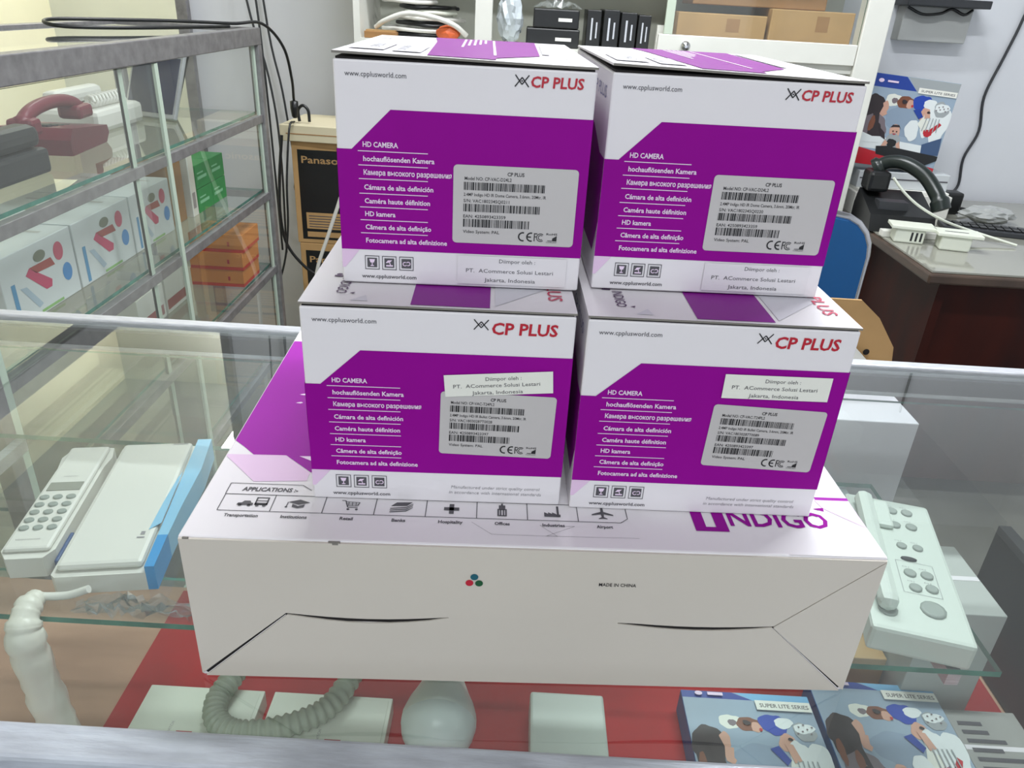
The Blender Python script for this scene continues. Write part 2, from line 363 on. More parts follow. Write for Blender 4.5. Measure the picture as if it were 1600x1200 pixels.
# factory
s.rect(cx(6)-4.6,27.4,cx(6)+4.4,29.6).poly([(cx(6)-4.6,29.6),(cx(6)-4.6,31.4),(cx(6)-2.4,30),(cx(6)-2.4,31.4),(cx(6)-.2,30),(cx(6)-.2,31.4),(cx(6)+2,30),(cx(6)+2,29.6)]).rect(cx(6)+2.4,29.6,cx(6)+3.6,37)
# aeroplane
s.poly([(cx(7)-.7,36.5),(cx(7),38),(cx(7)+.7,36.5),(cx(7)+.8,33.4),(cx(7)+6,31),(cx(7)+6,30),(cx(7)+.8,31.2),(cx(7)+.6,28.6),(cx(7)+2.4,27.4),(cx(7)+2.4,26.8),(cx(7),27.3),(cx(7)-2.4,26.8),(cx(7)-2.4,27.4),(cx(7)-.6,28.6),(cx(7)-.8,31.2),(cx(7)-6,30),(cx(7)-6,31),(cx(7)-.8,33.4)])
s.build('applications_table', 'ink', bx)
s = topsheet(.00028); s.line([(150,20.5),(161,10.5),(196,10.5),(187,19.5)], .22).line([(187,19.5),(206,19.5),(190,10.5),(240,11)], .22); s.build('fine_lines', 'ink_l', bx)
s = topsheet(.00032)
s.poly([(272.6,45),(272.6,19.2),(291.5,19.4),(291.5,24.5),(284.6,24.5),(284.6,45),(279,45),(279,24.5),(279,45)]) if 0 else None
s.poly([(272.6,19.2),(291.2,19.2),(291.2,46),(284.6,46),(284.6,23),(279,23),(279,46),(272.6,46)])
s.text('NDIGO', 293.2, 25, 57, 14, bold=.02)
s.poly([(346,43.2),(352.5,44.2),(351.6,40.5)]); s.build('series_lettering', 'purple', bx)
s = topsheet(.00022); s.poly([(318,1.5),(370.5,1.5),(370.5,26),(350,44),(341,25)]); s.build('glossy_corner', 'paper', bx)
# scuffed front edge and dented corners
for (a, b, w, h) in ((77,98.9,6,.35),(79,98.6,3,1.3),(3,98.9,3,.6)):
    MB().box(a/1000, (a+w)/1000, -.0001, .0008, (b-h)/1000, b/1000+.0003).build('edge_scuff', 'board_edge', bx)

# ------------------------------------------------------------------ the small camera cartons
LANG = (('HD CAMERA',.629,.138),('hochauflösenden Kamera',.568,.281),('Камера высокого разрешения',.508,.35),('Cámara de alta definición',.443,.277),('Caméra haute définition',.381,.264),('HD kamera',.322,.123),('Câmera de alta definição',.261,.269),('Fotocamera ad alta definizione',.198,.335))
def barcode(s, x0, y0, x1, y1, seed):
    rnd = random.Random(seed); x = x0
    while x < x1-.3:
        w = rnd.choice((.22,.22,.35,.5,.8)); s.rect(x, y0, min(x+w,x1), y1); x += w+rnd.choice((.2,.25,.4,.5))
def carton(label, loc, rz, W, D, H, kind, sn, gapL):
    c = thing('camera_carton', label, 'box', loc, rz, 'stacked camera cartons')
    w, d, h = W*1000, D*1000, H*1000
    MB().box(0, W, 0, D, 0, H-.0021, bev=.0009).build('body', 'paper', c)
    MB().box(.0012, W-.0012, .001, D-.002, H-.0024, H-.0011).build('tuck_gap', 'gap_shade', c)
    # lid board, its left front edge standing a little open
    L = MB(); n = 6; vs = []
    for z in (0, .0011):
        for j in range(2):
            for i in range(n+1):
                lift = gapL*max(0, 1-i/n*1.15)*(1-j)
                vs.append((-.0002+(W+.0004)*i/n, -.0004+(D)*j, H-.0011+z+lift))
    m = n+1; fs = []
    for i in range(n):
        fs += [(i, m+i, m+i+1, i+1), (2*m+i, 2*m+i+1, 3*m+i+1, 3*m+i), (i, i+1, 2*m+i+1, 2*m+i), (m+i, 3*m+i, 3*m+i+1, m+i+1)]
    fs += [(0, 2*m, 3*m, m), (n, m+n, 3*m+n, 2*m+n)]
    L.add(vs, fs); L.m = [0]*len(fs)
    for i, f in enumerate(fs):
        if f[2] in (2*m+f[0]+1,) or len({q//m for q in f} & {0, 2}) == 2 and not ({q//m for q in f} & {1, 3}): L.m[i] = 1
    lid = L.build('lid', ['paper', 'board_edge'], c)
    def lz(a, b):   # lid surface height above the plain top
        return gapL*max(0, 1-a/w*1.15)*(1-b/d)
    class LS(Sheet):
        def P(s, a, b): return Vector((a/1000, b/1000, H+s.l+lz(a, b)))
    F = lambda lift=.0003: Sheet((0,0,0), (1,0,0), (0,0,1), lift)
    # the violet field runs round the front and the two sides
    s = F(.0002); yb, yt, yd = .163*h, .788*h, .617*h
    s.poly([(0,yb),(w,yb),(w,yt),(.213*w,yt),(.058*w,yd),(0,yd)])
    s.build('front_field', 'purple', c)
    s = Sheet((W,0,0), (0,1,0), (0,0,1), .0002); q = d
    s.poly([(0,.30*h),(.06*q,yb),(q,yb),(q,yt),(0,yt)]); s.build('side_field', 'purple', c)
    s = Sheet((0,D,0), (0,-1,0), (0,0,1), .0002)
    s.poly([(0,yb),(q*.94,yb),(q,.33*h),(q,yd),(q*.9,yd),(q*.72,yt*.9),(0,yt*.9)]); s.build('side_field', 'purple', c)
    s = Sheet((0,D,0), (0,-1,0), (0,0,1), .0003); s.text('CP PLUS', q*.62, .86*h, q*.3, 6); s.build('side_lettering', mat('blue_grey_print', (120,118,160)), c)
    s = F(.00022); s.poly([(.0,yb),(.075*w,yb),(.012*w,.075*h),(0,.075*h)]); s.build('tint_corner', 'lav', c)
    # web address, emblem, brand
    s = F(); s.text('www.cpplusworld.com', .043*w, .917*h, .232*w, .021*h); s.build('web_address', 'ink', c)
    s = F(); bxx, byy, bw_, bh_ = (.687 if kind == 'dome' else .628)*w, .908*h, .053*w, .047*h
    s.line([(bxx, byy+bh_),(bxx+bw_*.5, byy+bh_*.2),(bxx+bw_, byy+bh_)], .55).line([(bxx, byy),(bxx+bw_*.5, byy+bh_*.8),(bxx+bw_, byy)], .55).disc(bxx+bw_*.5, byy+bh_*.5, .45, .3)
    s.build('brand_emblem', 'black', c)
    x0, wd = (.748, .203) if kind == 'dome' else (.694, .241)
    s = F(); s.text('CP PLUS', x0*w, (.909 if kind == 'dome' else .890)*h, wd*w, (.043 if kind == 'dome' else .053)*h, bold=.026, shear=.06); s.build('brand_lettering', 'red', c)
    # language list with rules
    s = F(.0004)
    for k, (t, v, wd) in enumerate(LANG):
        s.text(t, .102*w, v*h, wd*w*(1 if kind == 'dome' else .955), .022*h, bold=.022)
        if k < 7: s.rect(.082*w, (v-.020)*h, .357*w, (v-.0165)*h)
    s.build('language_list', 'wprint', c)
    # handling marks
    s = F()
    for k in range(3):
        a, b, q = (.094+.0715*k)*w, .068*h, .060*w
        s.frame(a, b, a+q, b+q, .35); g = q*.16; s.rect(a+g, b+g, a+q-g, b+q-g)
    s.text('www.cpplusworld.com', .079*w, .026*h, .23*w, .018*h, bold=.015); s.build('handling_marks', 'ink', c)
    s = F(.0004)
    for k in range(3):
        a, b, q = (.094+.0715*k)*w, .068*h, .060*w; X, Yc = a+q/2, b+q/2
        if k == 0: s.poly([(X-.2*q,Yc+.25*q),(X-.12*q,Yc),(X+.12*q,Yc),(X+.2*q,Yc+.25*q)]).rect(X-.03*q,Yc-.2*q,X+.03*q,Yc).rect(X-.12*q,Yc-.25*q,X+.12*q,Yc-.19*q)
        elif k == 1: s.poly([(X-.25*q,Yc),(X-.1*q,Yc+.2*q),(X+.2*q,Yc+.22*q),(X+.05*q,Yc+.05*q)]).line([(X,Yc+.1*q),(X+.1*q,Yc-.2*q)], .4).rect(X-.22*q,Yc-.24*q,X+.25*q,Yc-.14*q)
        else: s.arc(X-.1*q, Yc-.02*q, .13*q, 60, 330, .45).arc(X+.13*q, Yc, .13*q, -120, 150, .45)
    s.build('handling_symbols', 'wprint', c)
    # product label
    dome = kind == 'dome'
    lx0, lx1, ly0, ly1 = (.459*w, .962*w, .216*h, .572*h) if dome else (.505*w, .948*w, .272*h, .598*h)
    tilt = 0 if dome else (-2.0 if gapL < .0003 else -1.2)
    ca, sa = math.cos(math.radians(tilt)), math.sin(math.radians(tilt))
    O = Vector((lx0/1000, 0, (ly0 if dome else ly0+.006*h)/1000)); U = Vector((ca,0,sa)); V = Vector((-sa,0,ca)); lw, lh = lx1-lx0, ly1-ly0
    s = Sheet(O, U, V, .0005); rr = 2.0; pts = []
    for (a, b, a0) in ((lw-rr,rr,-90),(lw-rr,lh-rr,0),(rr,lh-rr,90),(rr,rr,180)):
        pts += [(a+rr*math.cos(math.radians(a0+18*k)), b+rr*math.sin(math.radians(a0+18*k))) for k in range(6)]
    s.poly(pts); lab = s.build('product_label', 'label', c)
    s = Sheet(O, U, V, .00065); X = lambda u: u*lw; Yv = lambda v: v*lh
    s.text('CP PLUS', X(.43), Yv(.885), X(.135), 1.75, bold=.02)
    s.text('Model NO: CP-VAC-D24L2' if dome else 'Model NO: CP-VAC-T24PL2', X(.09), Yv(.815), X(.375), 1.65, bold=.008)
    barcode(s, X(.085), Yv(.69), X(.735), Yv(.79), sn)
    s.text('2.4MP Indigo HD IR Dome Camera, 3.6mm, 20Mtr, IR' if dome else '2.4MP Indigo HD IR Bullet Camera, 3.6mm, 20Mtr, IR', X(.085), Yv(.615), X(.665), 1.55, bold=.006)
    s.text('S/N: '+sn, X(.085), Yv(.535), X(.37), 1.6, bold=.006)
    barcode(s, X(.085), Yv(.415), X(.705), Yv(.515), sn+'b')
    s.text('EAN: 4250893423359' if dome else 'EAN: 4250893423397', X(.085), Yv(.335), X(.345), 1.6, bold=.006)
    barcode(s, X(.085), Yv(.215), X(.63), Yv(.32), 'ean')
    s.text('Video System: PAL', X(.085), Yv(.135), X(.30), 1.6, bold=.006)
    cy, rC = Yv(.115), 2.1
    s.arc(X(.58), cy, rC, 75, 285, .75).arc(X(.648), cy, rC, 75, 285, .75).rect(X(.648)-rC, cy-.35, X(.648)+.1, cy+.35)
    s.rect(X(.672), cy-rC, X(.672)+.5, cy+rC).rect(X(.672), cy+rC-.5, X(.70), cy+rC).rect(X(.672), cy, X(.694), cy+.45).arc(X(.727), cy-.1, 2.0, 50, 310, .4).arc(X(.729), cy-.1, 1.2, 50, 310, .4)
    s.text('RoHS', X(.775), cy+1.3, X(.09), 1.1, bold=.01).poly([(X(.825),cy-1.5),(X(.825),cy-.3),(X(.862),cy+1.1),(X(.862),cy-1.5)]).rect(X(.785),cy-1.7,X(.862),cy-1.4).text('COMPLIANT', X(.775), cy-2.7, X(.09), .7)
    s.build('label_print', 'black', lab)
    # importer sticker
    if dome: st = (.482*w, .018*h, .462*w, .138*h, 0, 'clearst', (.80,.42,.10))
    elif gapL < .0003: st = (.534*w, .638*h, .407*w, .119*h, .2, 'sticker', (.72,.40,.08))
    else: st = (.528*w, .578*h, .410*w, .108*h, 4.6, 'sticker', (.70,.38,.06))
    sx, sy, sw, sh, an, sm_, vv = st; ca, sa = math.cos(math.radians(an)), math.sin(math.radians(an))
    O = Vector((sx/1000,0,sy/1000)); U = Vector((ca,0,sa)); V = Vector((-sa,0,ca))
    s = Sheet(O, U, V, .0009); s.rect(0,0,sw,sh); im = s.build('importer_sticker', sm_, c)
    s = Sheet(O, U, V, .00105); th = 2.05 if dome else 2.1
    s.text('Diimpor oleh :', sw*.38, sh*(vv[0]-.02), sw*.33, th).text('PT.  ACommerce Solusi Lestari', sw*.08, sh*vv[1], sw*.80, th).text('Jakarta, Indonesia', sw*.25, sh*vv[2], sw*.47, th)
    s.build('sticker_print', 'ink', im)
    if not dome:
        s = F(); s.text('Manufactured under strict quality control', .556*w, .080*h, .36*w, .017*h, shear=.15).text('in accordance with international standards', .548*w, .050*h, .375*w, .017*h, shear=.15); s.build('quality_note', 'ink_l', c)
    # lid print
    ls = LambdaSheet = LS((0,0,H), (1,0,0), (0,1,0), .0003)
    if dome:
        ls.poly([(43,4),(54,4),(75,4),(75,14),(98,48),(102,d-3),(36,d-3),(40,130)]); ls.build('lid_field', 'lid_purple_dim', c)
        ls = LS((0,0,H), (1,0,0), (0,1,0), .0005)
        for k, L_ in enumerate((88,70,64,52,40)): ls.rect(56+k*3.2, 172-L_, 57.4+k*3.2, 172)
        ls.rect(74, 30, 75.4, 172).build('lid_lettering', 'wprint', c)
        for q in ([(4,20),(5,78),(22,78),(21,20)], [(25,16),(26,70),(40,70),(39,16)], [(100,60),(104,60),(108,170),(104,170)]):
            ls = LS((0,0,H), (1,0,0), (0,1,0), .0005); ls.poly(q); ls.build('lid_panel', 'wash', c)
        ls = LS((0,0,H), (1,0,0), (0,1,0), .0007); ls.text('CP PLUS', 17, 34, 34, 5, ang=90).text('DOME CAMERA', 31, 24, 40, 4, ang=90).text('INDIGO', 12, 120, 40, 6, ang=90).text('CP PLUS', 112, 20, 26, 5, ang=90)
        ls.build('lid_small_print', 'ink_l', c)
    else:
        ls.poly([(54.3,1.5),(93.5,1.5),(94.5,d-3),(54.8,d-3)]); ls.build('lid_field', 'lid_purple_dim', c)
        ls = LS((0,0,H), (1,0,0), (0,1,0), .0003); ls.poly([(96,4),(127,36),(127,d-3),(96,d-3)]); ls.build('lid_wash', 'wash', c); ls = LS((0,0,H), (1,0,0), (0,1,0), .0003); ls.poly([(24,4),(33,4),(31,12)]); ls.build('lid_corner', 'wash', c)
        ls = LS((0,0,H), (1,0,0), (0,1,0), .0005); ls.text('INDIGO', 15.6, 36, 23, 5.4, ang=-90, bold=.01); ls.poly([(22.5,13.8),(25.2,15),(24.6,12.6)]); ls.disc(12.8,41,1.6).rect(10.5,37.5,15,39.6); ls.build('lid_series_lettering', mat('plum_print', (86,60,96)), c)
        ls = LS((0,0,H), (1,0,0), (0,1,0), .0005); ls.text('CP PLUS', 123.4, 62, 47, 7.4, ang=-90, bold=.01); ls.build('lid_brand_lettering', mat('soft_red_print', (196,60,92)), c)
    return c
R = math.radians
ZB = 1.0003+BH+.0004
carton('camera carton, lower left of the four, importer sticker tilted over its label', (-.1064, .3441, ZB), R(2.539), .1368, .170, .1160, 'bullet', 'VAC18030287T0028', .0004)
carton('camera carton, lower right of the four, straight importer sticker above its label', (.0359, .3485, ZB), R(1.784), .1368, .170, .1160, 'bullet', 'VAC18030287T0089', .0001)
ZT = ZB+.1160+.0010
carton('camera carton on top at the left, pale importer sticker along its bottom edge', (-.0908, .3738, ZT), R(3.0), .1225, .183, .1096, 'dome', 'VAC1802345Q0211', .0014)
carton('camera carton on top at the right, standing before the cabinet door knob', (.0392, .3863, ZT), R(2.319), .1225, .183, .1096, 'dome', 'VAC1802345Q0220', .0020)
#MORE
# ------------------------------------------------------------------ on the shelf inside the counter
SH = .8502
def rowkeys(t, name, x0, y0, dx, dy, nx, ny, rx, ry, z, m, gl=None):
    for j in range(ny):
        for i in range(nx):
            b = MB().lathe([(1,0),(1,.8),(.75,1)], 12, mtx=Matrix.Translation((x0+i*dx, y0-j*dy, z)) @ Matrix.Diagonal((rx, ry, .0022, 1)))
            b.build(name, m, t)
t = thing('door_phone', 'white door phone base with a wavy blue side strip on the counter shelf', 'telephone', (-.403, .513, SH), R(9.9))
MB().prism([(0,.004),(.004,0),(.081,0),(.081,.218),(.006,.222),(0,.216)], 0, .020).build('body', 'whitep', t)
MB().box(.004, .078, .006, .214, .020, .0285, bev=.004).build('cover', 'whitep', t)
MB().prism([(.081,.046),(.0905,.046),(.0925,.09),(.098,.16),(.0965,.222),(.0815,.222),(.0812,.15),(.0812,.07)], 0, .0265).build('side_strip', 'skyp', t)
MB().prism([(.081,0),(.0895,0),(.0905,.0455),(.0812,.0455)], 0, .027).build('strip_end', 'bluep', t)
MB().prism([(.072,.052),(.081,.062),(.081,.150),(.0785,.140),(.0745,.095)], .0286, .0292).build('strip_inlay', 'skyp', t)
s = Sheet((0,0,.0286), (1,0,0), (0,1,0), .0003); s.rect(64,40,71,42).rect(66,45,70,50).rect(58,208,74,210); s.build('marking', 'ink_l', t)
t = thing('keypad_phone', 'white handset with keypad and small grey screen beside the blue striped base', 'telephone', (-.4615, .5295, SH), R(9.9))
MB().prism([(0,.012),(.008,0),(.040,0),(.047,.012),(.047,.150),(.050,.170),(.046,.190),(.004,.192),(-.003,.172),(0,.150)], 0, .022).build('body', 'whitep', t)
MB().box(.003, .044, .008, .186, .022, .0275, bev=.003).build('face_plate', 'whitep', t)
MB().box(.008, .040, .100, .114, .0272, .0285).build('screen', 'lcd', t)
MB().box(.0475, .0515, .002, .045, 0, .016, bev=.0015).build('side_button', mat('navy_plastic', (52,80,128), .4), t)
rowkeys(t, 'key', .011, .088, .0125, .0125, 3, 5, .0045, .0038, .0272, 'key')
s = Sheet((0,0,.0276), (1,0,0), (0,1,0), .0003); s.text('VIDEO DOOR', 10, 20, 22, 2).text('intercom', 16, 125, 14, 2); s.build('marking', 'ink_l', t)
# panel intercom on the right
def il(x, y):
    dx, dy = x-.329, y-.505; a = R(-13.8); return (math.cos(a)*dx+math.sin(a)*dy, -math.sin(a)*dx+math.cos(a)*dy)
t = thing('desk_intercom', 'pale green telephone with round grey keys at the right end of the shelf', 'telephone', (.329, .505, SH), R(-13.8))
MB().box(0, .0865, 0, .214, 0, .0282, bev=.004).build('body', 'mint', t)
MB().box(.026, .042, .155, .202, .0278, .034, bev=.003).build('cradle', 'mint', t)
MB().box(.006, .024, .02, .20, .0278, .046, bev=.008).build('receiver', 'mint', t)
for (x, y, rr) in ((.419,.680,.0058),(.434,.677,.0058),(.412,.655,.0058),(.428,.652,.0058),(.404,.620,.005),(.419,.617,.005),(.394,.578,.0058),(.409,.575,.0058),(.390,.557,.0058),(.405,.556,.0058),(.393,.528,.0112),(.351,.526,.0085),(.357,.548,.0078)):
    a, b = il(x, y); rowkeys(t, 'key' if rr < .011 else 'speaker_dial', a, b, 0, 0, 1, 1, rr, rr, .028, 'key')
a, b = il(.402, .599); rowkeys(t, 'key', a, b, 0, 0, 1, 1, .0075, .003, .028, 'darkp')
s = Sheet((0,0,.0283), (1,0,0), (0,1,0), .0003); a, b = il(.398, .567); s.frame(a*1000-17, b*1000-20, a*1000+17, b*1000+28, .4)
for (x, y) in ((.419,.690),(.434,.687),(.412,.665),(.428,.662),(.404,.629),(.419,.626),(.394,.588),(.409,.585),(.390,.567),(.405,.565)):
    a, b = il(x, y); s.text('M1', a*1000-3, b*1000-1, 6, 1.4)
s.build('marking', 'ink_l', t)
# film and cord in front of the handset
def crumple(name, label, x0, x1, y0, y1, z, amp, m, cat, nx=16, ny=10, seed=1):
    rnd = random.Random(seed); mb = MB(); vs = []
    for j in range(ny+1):
        for i in range(nx+1): vs.append((x0+(x1-x0)*i/nx+rnd.uniform(-1,1)*.004, y0+(y1-y0)*j/ny+rnd.uniform(-1,1)*.004, z+rnd.random()*amp*math.sin(PI*(i+.5)/(nx+1))))
    n = nx+1; mb.add(vs, [(j*n+i, j*n+i+1, j*n+n+i+1, j*n+n+i) for j in range(ny) for i in range(nx)])
    return tag(mb.build(name, m), label, cat)
crumple('plastic_film', 'crumpled clear film lying in front of the door phone', -.375, -.27, .4905, .508, SH+.0005, .016, 'foil', 'film', 18, 8)
t = thing('plastic_bag_roll', 'thick white bagged cord hanging over the shelf edge at the left', 'cord', (0,0,0))
pth = sm([(-.408,.500,.860),(-.408,.486,.860),(-.407,.475,.852),(-.406,.4705,.835),(-.405,.472,.77),(-.406,.478,.70),(-.409,.486,.638)], 8)
rnd = random.Random(4); MB().tube(pth, [.0088+rnd.uniform(-.0012,.0016)+.0062*min(1,2*i/len(pth)) for i in range(len(pth))], 12).build('bag', 'bagpl', t)
MB().tube(sm([(-.408,.500,.861),(-.398,.500,.861),(-.380,.501,.863),(-.362,.5025,.870)], 6), .0036, 8).build('cord_tail', 'whitep', t)
tag(MB().tube(sm([(-.472,.505,.640),(-.462,.50,.66),(-.450,.494,.672),(-.432,.488,.655),(-.418,.482,.638)], 8), .0155, 12).build('bagged_roll', 'bagpl'), 'short white bagged roll on the tan board at the far left', 'bag')

# ------------------------------------------------------------------ on the base of the counter
BZ = .6204
for i, (x0, x1) in enumerate(((-.385,-.257),(-.246,-.113))):
    t = thing('switch_carton', ['white flat carton with red badge, under the corrugated cord', 'white flat carton with red badge, beside the lamp bulb'][i], 'box', (x0, .40, BZ), 0, 'white cartons on the red liner')
    MB().box(0, x1-x0, 0, .195, 0, .024, bev=.001).build('body', 'ivory', t)
    MB().box(.004, x1-x0-.004, .004, .19, .0240, .0252, bev=.0004).build('lid', 'ivory', t)
    s = Sheet((0,0,.0252), (1,0,0), (0,1,0), .0003); q = 52 if i == 0 else 70; s.rect(q, 120, q+17, 137); b = s.build('badge', 'red', t)
    s = Sheet((0,0,.0252), (1,0,0), (0,1,0), .0005); s.arc(q+8.5,128.5,5,0,360,.9).rect(q+7,126,q+10,131); s.build('badge_mark', 'wprint', b)
    s = Sheet((0,0,.0252), (1,0,0), (0,1,0), .0003); s.text('SWITCH', q-6, 132, 16, 3, ang=90); s.build('carton_lettering', 'ink_l', t)
# corrugated cord
t = thing('corrugated_cord', 'grey green corrugated cord curling over the white flat cartons', 'cord')
pth = sm([(-.157,.640,.664),(-.163,.600,.663),(-.178,.565,.661),(-.205,.545,.6597),(-.240,.532,.6592),(-.270,.530,.6592),(-.291,.543,.660),(-.298,.566,.662),(-.292,.592,.664),(-.285,.62,.668)], 22)
MB().tube(pth, [.0118+.0014*math.sin(i*1.15) for i in range(len(pth))], 14).build('hose', 'cord_g', t)
# lamp bulb lying on its side
t = thing('lamp_bulb', 'white globe lamp bulb lying on the red liner', 'bulb', (-.057, .548, BZ+.0405))
mt = Matrix.Rotation(R(-90), 4, 'X') @ Matrix.Rotation(0, 4, 'Z')
MB().lathe([(.002,-.034),(.014,-.0325),(.024,-.028),(.032,-.020),(.0375,-.010),(.040,.002)], 28, mtx=mt).build('diffuser', mat('opal_bulb', (196,206,202), .3), t)
MB().lathe([(.0402,.002),(.0400,.012),(.036,.026),(.030,.040),(.024,.056),(.021,.072),(.020,.085)], 28, mtx=mt).build('housing', 'mint', t)
MB().lathe([(.0135,.085),(.0142,.088),(.013,.091),(.0142,.095),(.013,.098),(.0142,.102),(.012,.106),(.005,.110)], 20, mtx=mt).build('screw_cap', 'alu', t)
t = thing('adapter_block', 'plain pale green plastic block on the red liner right of the bulb', 'adapter', (.041, .42, BZ))
MB().box(0, .083, 0, .188, 0, .034, bev=.003).build('body', 'mint', t)
MB().box(.02, .06, .1882, .192, .008, .026, bev=.001).build('socket', 'darkp', t)

# cartons printed with a family photograph
PM = [mat('print_'+n, c, .35) for n, c in (('slate',(150,168,186)),('navy',(28,62,150)),('sky',(120,180,222)),('hair',(46,36,40)),('skin',(206,160,140)),('grey',(120,108,114)),
      ('cream',(226,228,218)),('auburn',(122,72,50)),('blue',(28,66,168)),('white',(224,230,230)),('silver',(158,164,166)),('crimson',(186,34,48)),('shirt',(138,156,176)),('black',(24,26,28)),('jeans',(60,84,120)))]
def photo(t, O, U, V, w, h, low=True, title='SUPER LITE SERIES'):
    k = [.0003]
    def S_():
        k[0] += .00004; return Sheet(O, U, V, k[0])
    s = S_(); s.rect(0,0,w,h,0); p = s.build('photo_print', PM, t)
    L = []
    def el(x, y, a, b, m): L.append(('e', x, y, a, b, m))
    def pg(pts, m): L.append(('p', pts, m))
    tb = .86 if low else .955
    pg([(0,tb),(.55,tb),(.40,1),(0,1)], 1); pg([(.55,tb),(1,tb),(1,1),(.42,1)], 2 if not low else 10)
    el(.33,.74,.085,.065,6); el(.34,.735,.03,.03,5)
    el(.50,.53,.20,.15,12); el(.47,.73,.095,.065,7); el(.52,.715,.045,.04,4)
    el(.13,.62,.13,.15,3); el(.10,.52,.09,.14,3); el(.245,.63,.05,.075,4); el(.19,.42,.15,.14,5); el(.22,.36,.09,.10,3)
    pg([(.0,.30),(.30,.33),(.55,.30),(.95,.28),(.95,.20),(.0,.18)], 9)
    el(.655,.735,.10,.095,8); el(.72,.64,.065,.075,4); el(.735,.745,.075,.045,9); el(.79,.55,.085,.17,9); el(.90,.53,.11,.17,9)
    el(.875,.70,.085,.075,10); el(.88,.72,.075,.045,9); pg([(.70,.60),(.78,.56),(.76,.42),(.66,.52)], 6); pg([(.80,.46),(.90,.56),(.93,.54),(.84,.42)], 11); el(.80,.43,.05,.035,11)
    el(.62,.44,.08,.10,9); pg([(.78,.30),(.98,.40),(1,.2),(.80,.18)], 14)
    el(.44,.41,.062,.062,4); pg([(.38,.44),(.40,.475),(.47,.48),(.505,.43),(.48,.455),(.42,.45)], 3); el(.44,.28,.10,.085,10); el(.44,.27,.05,.05,13)
    pg([(.215,.66),(.30,.655),(.285,.60),(.30,.585),(.275,.56),(.225,.58)], 4); pg([(.10,.70),(.20,.745),(.235,.66),(.215,.58),(.24,.44),(.17,.50)], 3)
    el(.16,.46,.03,.08,7); el(.05,.50,.03,.10,7); pg([(.25,.44),(.33,.38),(.36,.30),(.30,.33)], 3); pg([(.07,.36),(.28,.30),(.30,.26),(.05,.24)], 9)
    el(.45,.735,.03,.02,3); el(.545,.70,.012,.012,11); pg([(.57,.66),(.64,.68),(.70,.60),(.66,.57)], 1); pg([(.69,.70),(.75,.69),(.78,.60),(.72,.585)], 4); el(.745,.655,.018,.014,3)
    for q_ in range(7): el(.82+.02*q_, .69+.012*((q_*3) % 5), .008, .006, 5)
    for q_ in range(5): pg([(.74+.035*q_,.60),(.75+.035*q_,.60),(.735+.04*q_,.45),(.725+.04*q_,.45)], 10)
    el(.42,.405,.010,.006,3); el(.46,.405,.010,.006,3); el(.44,.375,.018,.006,11); pg([(.36,.30),(.33,.22),(.37,.20),(.40,.27)], 4); pg([(.52,.30),(.56,.21),(.52,.20),(.49,.27)], 4)
    pg([(.0,.18),(.30,.16),(.60,.22),(.80,.16),(.80,.10),(.0,.08)], 10)
    if low:
        pg([(0,0),(1,0),(1,.05),(0,.20)], 11); pg([(.28,.22),(.30,.13),(.86,.06),(1,.14),(1,.19),(.40,.235)], 13)
    for q in L:
        s = S_()
        yk = 1.0 if low else 1.10
        if q[0] == 'e':
            rw = random.Random(str(q)); p1, p2, p3 = rw.uniform(0,6), rw.uniform(0,6), rw.uniform(0,6)
            s.poly([(q[1]*w+q[3]*w*math.cos(2*PI*j/28)*(1+.10*math.sin(2*j*2*PI/28+p1)+.07*math.sin(3*j*2*PI/28+p2)+.04*math.sin(7*j*2*PI/28+p3)),
                     q[2]*h*yk+q[4]*w*1.05*math.sin(2*PI*j/28)*(1+.10*math.sin(2*j*2*PI/28+p1)+.07*math.sin(3*j*2*PI/28+p2)+.04*math.sin(7*j*2*PI/28+p3))) for j in range(28)], q[5])
        else: s.poly([(a*w, b*h) for a, b in q[1]], q[2])
        p_ = s.mb; ALL.append(p_)
    mb = MB()
    for q in ALL: mb.add(q.v, q.f, 0); mb.m[-len(q.f):] = q.m
    ALL.clear(); mb.build('photo_figures', PM, p)
    s = S_(); tz = 0 if low else .045*h; s.rect(.56*w, .845*h+tz, .99*w, .905*h+tz); s.build('title_strip', 'sticker', p)
    s = S_(); s.text(title, .59*w, .862*h+tz, .38*w, .024*h, bold=.015); s.build('title', 'ink', p)
    s = S_(); yl = .93 if low else .977; s.disc(.13*w, yl*h, .03*w, .02*w).rect(.20*w, (yl-.01)*h, .32*w, (yl+.01)*h); s.build('logo', 'wprint', p)
    return p
ALL = []
for i, (x0, y1, lb) in enumerate(((.214,.622,'photo printed carton on the red liner, nearer the large carton'),(.3655,.648,'photo printed carton on the red liner, furthest right of the pair'))):
    t = thing('photo_carton', lb, 'box', (x0, y1-.215, BZ), R(-.6*i), 'photo cartons in the counter')
    MB().box(0, .146, 0, .215, 0, .034, bev=.001).build('body', mat('blue_spine', (40,96,160)), t)
    photo(t, (.0005,.0005,.034), (1,0,0), (0,1,0), 145, 214, False)
